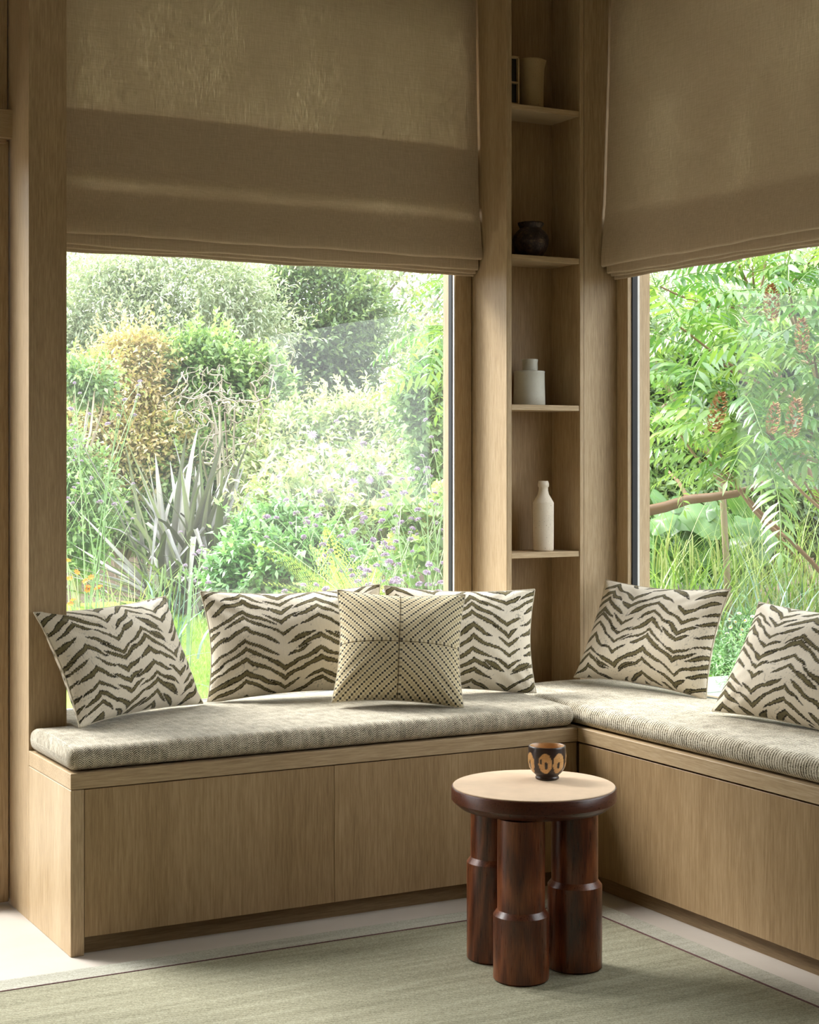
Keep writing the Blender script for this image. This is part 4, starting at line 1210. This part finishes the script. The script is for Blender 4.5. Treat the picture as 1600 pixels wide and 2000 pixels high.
# --- small lilac asters among the pale shrub
ast = empty('aster', at(690, 13.6, -.05), 'lilac daisy-like flowers scattered in the pale shrub', 'flower')
ga = Geo()
for k in range(11):
    a = k / 11 * 2 * math.pi
    ga.leaves([(0, 0, 0)], [(math.cos(a), math.sin(a), .15)], [(0, 0, 1)], .034, .42, bend=.05)
as_mesh = ga.mesh('aster_head')
g = Geo(); ab = at(690, 13.6, -.05)
for (px, py) in ((632, 872), (668, 884), (606, 897), (578, 918), (690, 912), (745, 915), (690, 942), (722, 938), (655, 930), (610, 850)):
    q = at(px, 13.6 + RNG.uniform(-.3, .1), zat(py, 13.6))
    g.tube(np.linspace(ab + RNG.normal(size=3) * .1 * np.array([1, 1, 0]), q, 5), .003, 4)
    o = link('flower', as_mesh, F['purple'], ast); o.location = tuple(q - ab); o.rotation_euler = (RNG.uniform(.6, 1.2), 0, RNG.uniform(-.8, .2)); s_ = RNG.uniform(1.2, 1.8); o.scale = (s_, s_, s_)
g.build('stems', F['stem'], ast)

# --- lime hydrangea
hy = empty('hydrangea', at(845, 9.6, -.05), 'hydrangea with rounded pale lime flower heads at the window edge', 'shrub')
hb = np.array(hy.location)
gl = Geo()
n = 420
dd = rand_dirs(n)
gl.leaves(dd * .085 * np.array([1, 1, .8]), unit(dd * .3 + rand_dirs(n)), dd, .030 * (.7 + .6 * RNG.random(n)), .9, bend=.0)
hyd_mesh = gl.mesh('hydrangea_head')
for (px, py, s_) in ((848, 1010, 1.15), (870, 965, .95), (820, 1035, 1.0), (872, 1040, 1.1), (800, 1000, .8), (780, 1060, .8)):
    q = at(px, 9.6 + RNG.uniform(-.1, .3), zat(py, 9.6)); o = link('flower_head', hyd_mesh, F['hydr'], hy)
    o.location = tuple(q - hb); o.rotation_euler = (RNG.uniform(-.4, .4), RNG.uniform(-.4, .4), RNG.uniform(0, 6)); o.scale = (s_, s_, s_)
g = Geo(); blob_leaves(g, 850, zat(1080, 9.7), 9.7, .28, .30, .25, 700, .09, .6, 30, up=.9, csize=.12); g.build('foliage', F['green'], hy)
branches(hb, [at(px, 9.6, zat(py, 9.6) - .06) for (px, py) in ((848, 1010), (870, 965), (820, 1035), (872, 1040))], F['stem'], hy, .01)

# --- grasses
def tuft(name, label, cat, mat, px, d, n, L, w, spread, curve, seed, group=None, kind=None, parts=None, z0=-.05, width_px=0):
    rs = np.random.default_rng(seed)
    base = at(px, d, z0)
    root = empty(name, base, label, cat, group)
    g = Geo()
    for k in range(n):
        az = rs.uniform(0, 2 * math.pi); ln = L * rs.uniform(.55, 1.15)
        ld = np.array([math.cos(az), math.sin(az), 0])
        b = base + np.array([rs.normal() * spread * .4, rs.normal() * spread * .4, 0])
        if width_px: b = b + (rs.uniform(-1, 1) * width_px / FPX * d) * np.array([CT, -ST, 0]) + rs.uniform(-.3, .3) * np.array([ST, CT, 0])
        s = np.linspace(0, 1, 7)[:, None]
        cv = curve * rs.uniform(.3, 1.3)
        pts = b + ld * ln * (spread * .5 * s + cv * s ** 2.4) + np.array([0, 0, 1]) * ln * (s - cv * .55 * s ** 3)
        ww = w * np.clip((1 - s[:, 0]) * 1.6, .06, 1)
        g.blade(pts, ww, np.array([-ld[1], ld[0], 0]), fold=.1, rnd=rs.random())
    g.build('blades', F[mat], root)
    return root, base, rs
tuft('grass_tuft', 'bright green grass with orange flowers below the pilaster', 'grass', 'grass', 150, 9.0, 170, .50, .007, .35, .5, 31, group='grass tufts', width_px=90)
orange_root, ob, rs = tuft('orange_flowers', 'small orange garden flowers in the grass at the pilaster', 'flower', 'grass', 165, 9.2, 40, .45, .006, .3, .4, 32, width_px=40)
go = Geo()
for k in range(7):
    a = k / 7 * 2 * math.pi
    go.leaves([(0, 0, 0)], [(math.cos(a), math.sin(a), .25)], [(0, 0, 1)], .032, .7, bend=.1)
or_mesh = go.mesh('orange_flower')
g = Geo()
for (px, py) in ((167, 1135), (178, 1128), (172, 1146), (171, 1152), (194, 1146), (143, 1172), (138, 1180), (136, 1130), (150, 1118), (132, 1095), (190, 1150)):
    q = at(px, 9.2, zat(py, 9.2)); g.tube(np.linspace(ob + np.array([RNG.normal() * .05, RNG.normal() * .05, 0]), q, 5), .0028, 4)
    o = link('flower', or_mesh, F['orange'], orange_root); o.location = tuple(q - ob); o.rotation_euler = (RNG.uniform(.3, 1.1), 0, RNG.uniform(-1, .4)); o.scale = (.7, .7, .7)
g.build('stems', F['stem'], orange_root)
tuft('grass_tuft', 'thin pale grass beside the flax', 'grass', 'grass', 255, 10.6, 90, .75, .005, .35, .5, 33, group='grass tufts', width_px=60)
tuft('grass_tuft', 'yellow-green grasses behind the dotted cushion', 'grass', 'grass', 820, 9.2, 150, .62, .006, .3, .35, 34, group='grass tufts', width_px=80)
tuft('grass_tuft', 'long arching grass under the branch in the second window', 'grass', 'grass', 1330, 10.0, 130, 1.0, .010, .35, .6, 35, group='grass tufts', width_px=80)
tuft('grass_tuft', 'upright green grass at the picture edge of the second window', 'grass', 'grass', 1540, 10.0, 230, 1.15, .009, .25, .35, 36, group='grass tufts', width_px=110)
tuft('grass_tuft', 'low dense grass behind the daisies', 'grass', 'grass', 1480, 10.3, 300, .48, .007, .4, .5, 37, group='grass tufts', width_px=150)
tuft('feather_grass', 'pale feathery grass plumes above the daisies', 'grass', 'feather', 1520, 9.9, 300, .62, .0026, .5, .75, 38, group='grass tufts', width_px=90)

# pendulous sedge with hanging spikes
sd_root, sb, rs = tuft('pendulous_sedge', 'sedge with drooping yellow-green spikes in the second window', 'grass', 'grass', 1340, 9.6, 100, 1.0, .012, .35, .55, 39, width_px=50)
for k in range(26):
    g = Geo()
    q = at(rs.uniform(1275, 1420), 9.6 + rs.uniform(-.2, .2), zat(rs.uniform(1040, 1105), 9.6))
    s = np.linspace(0, 1, 8)[:, None]
    b_ = sb + np.array([rs.normal() * .1, rs.normal() * .1, 0])
    sid = (q - b_) * np.array([1, 1, 0])
    pts = b_ + sid * s ** 1.6 + np.array([0, 0, 1]) * (q[2] - b_[2]) * np.sin(s * math.pi / 2)
    g.tube(pts, .002, 4, rnd=.4)
    tail = pts[-1] + unit(sid) * np.array([1, 1, 0]) * .03 * np.sqrt(np.linspace(0, 1, 6))[:, None] + np.array([0, 0, -1]) * np.linspace(0, rs.uniform(.13, .22), 6)[:, None]
    g.tube(tail, np.array([.003, .005, .0055, .0055, .005, .002]), 5, rnd=.95)
    g.build('spike', F['grass'], sd_root)

# wheat-like grass standing between the first two cushions
wh = empty('wheat', at(335, 7.9, -.05), 'blue-green wheat with upright ears between the first two stripe cushions', 'plant')
wb = np.array(wh.location)
ge = Geo()
for i in range(11):
    for sd in (-1, 1):
        ge.leaves([(0, 0, i * .0085)], [(sd * .45, .15 * (-1) ** i, 1)], [(sd, .3, .2)], .020, .5, bend=0)
        ge.leaves([(0, 0, i * .0085 + .004)], [(.1 * sd, sd * .45, 1)], [(0, sd, .2)], .020, .5, bend=0)
ear_mesh = ge.mesh('wheat_ear')
for k, (px, py) in enumerate(((300, 1130), (314, 1118), (322, 1110), (336, 1100), (350, 1105), (352, 1120), (290, 1145), (330, 1135), (362, 1112), (305, 1160))):
    d_ = 7.9 + RNG.uniform(-.25, .25); q = at(px, d_, zat(py, d_) - .09)
    g = Geo(); s = np.linspace(0, 1, 6)[:, None]; b_ = wb + np.array([RNG.normal() * .05, RNG.normal() * .05, 0])
    g.tube(b_ + (q - b_) * s + np.array([0, 0, .0]) * s, .0028, 4)
    st_ = g.build('stalk', F['blue'], wh)
    o = link('ear', ear_mesh, F['ear'], wh); o.location = tuple(q - wb); o.rotation_euler = (RNG.normal() * .12, RNG.normal() * .12, RNG.uniform(0, 3)); s_ = RNG.uniform(.9, 1.15); o.scale = (s_ * .62, s_ * .62, s_)
for k in range(26):
    g = Geo(); az = RNG.uniform(0, 2 * math.pi); ld = np.array([math.cos(az), math.sin(az), 0]); s = np.linspace(0, 1, 8)[:, None]
    h0 = RNG.uniform(.0, .45); b_ = wb + np.array([RNG.normal() * .07, RNG.normal() * .07, h0]); ln = RNG.uniform(.28, .5)
    cv = RNG.uniform(.2, .9)
    g.blade(b_ + ld * ln * (.18 * s + cv * s ** 2) + np.array([0, 0, 1]) * ln * (s - cv * .8 * s ** 2.4), .017 * np.clip((1 - s[:, 0]) * 1.5, .05, 1), np.array([-ld[1], ld[0], 0]), fold=.12, rnd=RNG.random())
    g.build('leaf', F['blue'], wh)
tuft('grass_tuft', 'blue-green grass blades at the edge of the second window', 'grass', 'blue', 1470, 9.6, 70, .75, .016, .3, .5, 41, group='grass tufts', width_px=80)

# --- broad-leaved plant
bl = empty('broad_leaf_plant', at(1340, 10.6, -.05), 'plant with large rounded leaves under the sumac branch', 'plant')
bb = np.array(bl.location)
gb = Geo()
na_, nr_ = 18, 4
ang = np.linspace(0, 2 * np.pi, na_, endpoint=False)
V = [np.zeros((1, 3))]
for r in range(1, nr_ + 1):
    q = r / nr_; rad = q * (.5 + .06 * np.cos(5 * ang)) * (1 - .25 * np.exp(-((ang - np.pi * 1.5) / .35) ** 2))
    V.append(np.stack([rad * np.cos(ang), rad * np.sin(ang), .05 * np.cos(ang * 5) * q - .14 * q ** 2], 1))
V = np.concatenate(V)
i = np.arange(na_); j = (i + 1) % na_
f3 = np.stack([np.zeros(na_, int), 1 + i, 1 + j], 1)
f4 = np.concatenate([np.stack([1 + (r - 1) * na_ + i, 1 + r * na_ + i, 1 + r * na_ + j, 1 + (r - 1) * na_ + j], 1) for r in range(1, nr_)])
leaf_meshes = []
for v in range(3):
    gb = Geo(); gb.add(V * np.array([1, 1.15 + .1 * v, 1]), f3, f4, rnd=.2 + .3 * v); leaf_meshes.append(gb.mesh('broad_leaf'))
g = Geo()
for k in range(70):
    px, py = RNG.uniform(1262, 1480), RNG.uniform(985, 1160)
    q = at(px, 10.6 + RNG.uniform(-.4, .5), zat(py, 10.6))
    o = link('leaf', leaf_meshes[k % 3], F['bigleaf'], bl); o.location = tuple(q - bb)
    o.rotation_euler = (RNG.uniform(.2, .9), RNG.normal() * .35, RNG.uniform(-1.4, .6)); s_ = RNG.uniform(.16, .30); o.scale = (s_, s_, s_)
    g.tube(np.stack([bb + np.array([RNG.normal() * .15, RNG.normal() * .15, 0]), (bb + q) / 2 + np.array([0, 0, .05]), q]), .004, 4)
g.build('stalks', F['stem'], bl)

# --- sumac: layered feather leaves, each frond a part
sumac_mesh = []
for v in range(6):
    g = Geo(); rs = np.random.default_rng(100 + v)
    n = 14
    s = np.linspace(0, 1, n)
    arch = [.16, .10, .22, .06, .18, .12][v]
    rach = np.stack([.03 * np.sin(s * 2 + v), s * .50, arch * np.sin(s * 2.0) - (.10 + arch * .9) * s ** 2], 1)
    g.tube(rach, np.linspace(.0035, .0012, n), 4, rnd=.75)
    tone = .15 + .7 * (v / 5)
    for i in range(2, n):
        ln = .098 * (math.sin(math.pi * (.18 + .74 * s[i]))) ** .6 + .01
        for sd in (-1, 1):
            dv = unit(np.array([sd * .74, .34 + rs.normal() * .06, -.44 + rs.normal() * .14]))
            nn_ = unit(np.array([sd * .35, .15, .9 + rs.normal() * .1]))
            # lanceolate leaflet of six faces
            X = unit(np.cross(dv, nn_)); Z = np.cross(X, dv)
            T = np.array([[0, 0, 0], [-.12, .30, .02], [0, .30, -.01], [.12, .30, .02], [-.11, .60, .0], [0, .62, -.03], [.11, .60, .0], [0, 1.0, -.16]])
            Vv = rach[i] + ln * (T[:, :1] * X + T[:, 1:2] * dv + T[:, 2:] * Z)
            g.add(Vv, f3=[[0, 2, 1], [0, 3, 2], [4, 5, 7], [5, 6, 7]], f4=[[1, 2, 5, 4], [2, 3, 6, 5]], rnd=np.full(8, np.clip(tone + rs.normal() * .10, 0, 1)))
    g.leaves([rach[-1]], [rach[-1] - rach[-2]], [(0, 0, 1)], .08, .28, rnd=[tone])
    sumac_mesh.append(g.mesh('sumac_frond'))
gc = Geo()
n = 260
zc = RNG.random(n); an = RNG.uniform(0, 2 * np.pi, n); rr_ = .022 * np.sin(np.pi * (.1 + .85 * zc)) ** .8
Pp = np.stack([rr_ * np.cos(an), rr_ * np.sin(an), zc * .13], 1)
gc.leaves(Pp, np.stack([np.cos(an), np.sin(an), np.full(n, .7)], 1), np.stack([np.cos(an), np.sin(an), np.zeros(n)], 1), .012, .8, bend=0)
cone_mesh = gc.mesh('seed_cone')

def sumac(label, px, d, tips, seed, cones=()):
    rs = np.random.default_rng(seed)
    base = at(px, d, -.05)
    root = empty('sumac_tree', base, label, 'tree', 'sumac trees')
    tp = []
    for (tx, ty, td, nf, sz) in tips:
        p3 = at(tx, td, zat(ty, td)); tp.append(p3)
        a0 = rs.uniform(0, 6.28)
        for k in range(nf):
            o = link('frond', sumac_mesh[rs.integers(0, 6)], F['sumac'], root)
            az = a0 + k * 2 * math.pi / nf + rs.normal() * .25
            o.location = tuple(p3 - base + np.array([0, 0, -.03 * (k % 3)]))
            o.rotation_euler = (rs.normal(.12, .28), rs.normal() * .25, az)
            q = sz * rs.uniform(.75, 1.15); o.scale = (q, q, q)
    # a few main limbs with side branches to the tips
    g = Geo()
    tpa = np.array(tp)
    nl = 3 if len(tp) > 6 else 2
    seeds = tpa[rs.permutation(len(tp))[:nl]]
    own = np.argmin(np.linalg.norm(tpa[:, None] - seeds[None], axis=2), axis=1)
    for q in range(nl):
        grp = tpa[own == q]
        top = grp.mean(0); top[2] = grp[:, 2].max() - .1
        s_ = np.linspace(0, 1, 10)[:, None]
        limb = base + (top - base) * s_
        limb[:, :2] = base[:2] + (top - base)[:2] * s_ ** 1.4 + np.cumsum(rs.normal(size=(10, 2)) * .015, axis=0)
        g.tube(limb, np.linspace(.020, .008, 10), 6)
        for t in grp:
            j = int(np.clip(np.searchsorted(limb[:, 2], t[2] - .35), 3, 8))
            e = np.linspace(0, 1, 6)[:, None]
            br = limb[j] + (t - limb[j]) * e; br[:, 2] -= .05 * np.sin(e[:, 0] * np.pi)
            g.tube(br, np.linspace(.011, .005, 6), 5)
    g.build('branches', F['bark_brown'], root, smooth=True)
    for (cx, cy, cd) in cones:
        o = link('seed_cone', cone_mesh, F['cone'], root)
        o.location = tuple(at(cx, cd, zat(cy, cd)) - base); o.rotation_euler = (rs.normal() * .15, rs.normal() * .15, 0); q = rs.uniform(.9, 1.25); o.scale = (q, q, q)
    return root
T1 = [(1330, 640, 7.4, 8, 1.0), (1450, 620, 7.8, 7, .9), (1540, 560, 7.2, 8, 1.0), (1480, 690, 7.2, 9, 1.05), (1590, 690, 6.9, 8, 1.0), (1350, 740, 7.6, 8, .95), (1440, 790, 7.0, 9, 1.0), (1560, 800, 7.2, 8, 1.0),
      (1330, 850, 7.5, 7, .9), (1500, 880, 6.9, 9, 1.0), (1610, 900, 6.8, 8, 1.0), (1420, 920, 7.2, 7, .9), (1660, 620, 7.0, 7, 1.0), (1660, 780, 7.0, 7, 1.0)]
sumac('feathery green sumac filling the second window', 1720, 9.8, T1, 51, ((1508, 628, 6.5), (1567, 690, 6.4), (1545, 855, 6.3), (1505, 848, 6.4), (1392, 845, 6.6)))
T2 = [(1290, 560, 9.2, 8, 1.0), (1470, 520, 9.0, 8, 1.05), (1590, 500, 8.8, 8, 1.0), (1280, 700, 9.4, 7, .9), (1380, 680, 9.2, 7, .95), (1530, 640, 9.0, 8, 1.0), (1600, 760, 9.0, 7, 1.0), (1300, 790, 9.2, 7, .9), (1400, 860, 9.0, 8, .9), (1560, 920, 9.0, 8, .9), (1500, 470, 9.2, 7, 1.0)]
sumac('second sumac standing behind the feathery one', 1660, 10.4, T2, 52)
T3 = [(905, 560, 9.4, 7, 1.0), (900, 640, 9.2, 7, 1.05), (870, 700, 9.6, 6, .95), (925, 740, 9.2, 7, 1.0), (960, 600, 9.3, 6, 1.0), (1010, 680, 9.3, 6, 1.0)]
sumac('sumac reaching into the upper edge of the big window', 960, 9.4, T3, 53)
# one thick bare limb and a slanting stem
lm = empty('fallen_branch', at(1345, 8.0, zat(985, 8.0)), 'thick bare brown branch lying across the second window view', 'branch')
g = Geo(); g.tube([at(1255, 8.0, zat(1000, 8.0)), at(1300, 8.0, zat(990, 8.0)), at(1345, 7.95, zat(975, 8.0)), at(1390, 7.9, zat(970, 8.0)), at(1440, 7.8, zat(962, 8.0)), at(1500, 7.8, zat(940, 8.0))], [.027, .026, .024, .021, .018, .013], 8); g.build('limb', F['bark_brown'], lm, smooth=True)
g = Geo(); g.tube([at(1345, 7.95, zat(975, 8.0)), at(1325, 8.0, zat(940, 8.0)), at(1300, 8.1, zat(915, 8.0))], [.012, .009, .005], 6); g.build('side_shoot', F['bark_brown'], lm, smooth=True)
ls = empty('slanting_stem', at(1430, 9.7, -.05), 'slanting pale sumac stem crossing the second window', 'branch')
D9 = 9.7
g = Geo(); g.tube([at(1430, D9, -.05), at(1412, D9, zat(960, D9)), at(1385, D9, zat(870, D9)), at(1340, D9, zat(815, D9)), at(1305, D9, zat(755, D9)), at(1258, D9, zat(672, D9))], [.020, .020, .021, .021, .018, .014], 7); g.build('stem', F['bark'], ls, smooth=True)
g = Geo(); g.tube([at(1340, D9, zat(815, D9)), at(1300, D9 - .1, zat(790, D9)), at(1262, D9 - .2, zat(830, D9))], [.012, .009, .007], 6); g.build('side_shoot', F['bark'], ls, smooth=True)

# --- daisies outside the right-hand window
gp = Geo()
for k in range(18):
    a = k / 18 * 2 * math.pi
    gp.leaves([(math.cos(a) * .0025, math.sin(a) * .0025, 0)], [(math.cos(a), math.sin(a), .12)], [(0, 0, 1)], .011, .34, bend=.05, rnd=[0])
petal_mesh = gp.mesh('daisy_petals')
gp = Geo(); V_, F_ = lathe([(.0043, 0), (.0040, .0012), (.0026, .0024), (.0003, .003)], 10); gp.add(V_, f4=F_[0], rnd=.5); eye_mesh = gp.mesh('daisy_eye')
gp = Geo()
for k in range(18):
    a = k / 18 * 2 * math.pi
    gp.leaves([(math.cos(a) * .0025, math.sin(a) * .0025, 0)], [(math.cos(a), math.sin(a), .12)], [(0, 0, 1)], .010, .34, bend=.05, rnd=[.95])
pink_mesh = gp.mesh('daisy_petals_pink')
def daisies(label, px, d, wpx, n_leaf, pts, seed):
    rs = np.random.default_rng(seed)
    base = at(px, d, -.05); root = empty('daisy_clump', base, label, 'flower', 'daisy clumps')
    g = Geo(); C = blob_leaves(g, px, .10, d, wpx / FPX * d, .16, .30, n_leaf, .035, .22, 50, up=.6, csize=.09, c_bias=.9)
    g.build('foliage', F['fresh'], root)
    gs = Geo()
    for k, (fxp, fyp) in enumerate(pts):
        dd_ = d + rs.uniform(-.15, .1); q = at(fxp, dd_, zat(fyp, dd_))
        b_ = np.array([q[0] + rs.normal() * .04, q[1] + .05 + rs.normal() * .04, max(-.03, q[2] - .16)])
        gs.tube(np.stack([b_, (b_ + q) / 2 + np.array([rs.normal() * .01, 0, .015]), q]), .0012, 4)
        fl = link('flower', pink_mesh if k % 5 == 2 else petal_mesh, F['white_petal'], root)
        fl.location = tuple(q - base); fl.rotation_euler = (rs.uniform(.2, 1.0), rs.normal() * .3, rs.uniform(-1.1, .2)); s_ = rs.uniform(1.1, 1.4); fl.scale = (s_, s_, s_)
        e = link('eye', eye_mesh, F['yellow_eye'], fl)
    gs.build('stems', F['stem'], root)
dp = [(1438, 1287), (1423, 1303), (1442, 1300), (1480, 1280), (1493, 1270), (1467, 1302), (1507, 1302), (1400, 1314), (1410, 1259), (1452, 1258), (1476, 1262), (1489, 1274), (1452, 1283), (1425, 1210), (1444, 1198), (1470, 1204), (1427, 1225), (1450, 1230), (1465, 1228), (1475, 1233), (1420, 1237), (1447, 1240), (1463, 1245), (1495, 1250), (1520, 1255), (1535, 1248), (1437, 1215), (1455, 1212), (1512, 1285), (1405, 1290), (1430, 1268)]
daisies('cluster of small white and pink daisies beside the second window', 1460, 9.3, 85, 6500, dp, 61)
daisies('few white daisies hanging over the stone paving', 1450, 8.5, 12, 260, [(1441, 1353), (1447, 1353), (1457, 1351), (1450, 1364)], 62)
lv = empty('lavender', at(1350, 9.9, -.05), 'hazy lilac lavender behind the cushion beside the niche', 'flower'); lvb = np.array(lv.location)
for k in range(40):
    g = Geo(); q = at(RNG.uniform(1315, 1375), 9.9 + RNG.uniform(-.2, .2), zat(RNG.uniform(1145, 1165), 9.9)); b_ = lvb + np.array([RNG.normal() * .08, RNG.normal() * .08, 0])
    g.tube(np.linspace(b_, q, 4), .0015, 4); g.build('stem', F['stem'], lv)
    o = link('flower_spike', head_mesh, F['purple'], lv); o.location = tuple(q - lvb); o.scale = (.6, .6, 1.3)

# --- shrubs further along, which the panes mirror
shrub('broad_shrub', 'big green shrub outside further along the second window', 'shrub', 'green', 2300, 6.0, [(2300, 800, 500, 420, 0, 5000, 80), (2900, 780, 500, 420, .5, 5000, 80)], .09, .45, csize=.24, r0=.04)
shrub('far_tree', 'rounded tree beyond the terrace further along', 'tree', 'dark', 2400, 11, [(2200, 700, 500, 330, 0, 5000, 80), (3000, 700, 600, 330, 0, 5000, 80)], .12, .45, csize=.4, r0=.08, group='far trees')

# --- lawn: a strip of mown grass seen between the cushions
lawn = struct(boxes('lawn', [(1.4, 6.2, 6.0, 13.5, -.06, -.044)], lawn_m), 'mown green lawn beyond the big window')
n = 42000
c0, c1 = at(430, 6.5), at(430, 12.8)
pxs = RNG.uniform(330, 560, n); ds = 5.8 + 7.5 * RNG.random(n)
P = np.stack([((pxs - 800) / FPX * ds) * CT + ds * ST, -((pxs - 800) / FPX * ds) * ST + ds * CT, np.full(n, -.046)], 1)
g = Geo()
D = unit(np.stack([RNG.normal(size=n) * .5, RNG.normal(size=n) * .5, np.ones(n)], 1))
g.leaves(P, D, rand_dirs(n), .035 + .03 * RNG.random(n), .12, bend=.3)
tag(g.build('lawn_grass', F['lawn'], None), 'short green lawn grass beyond the big window', 'grass', kind='stuff')
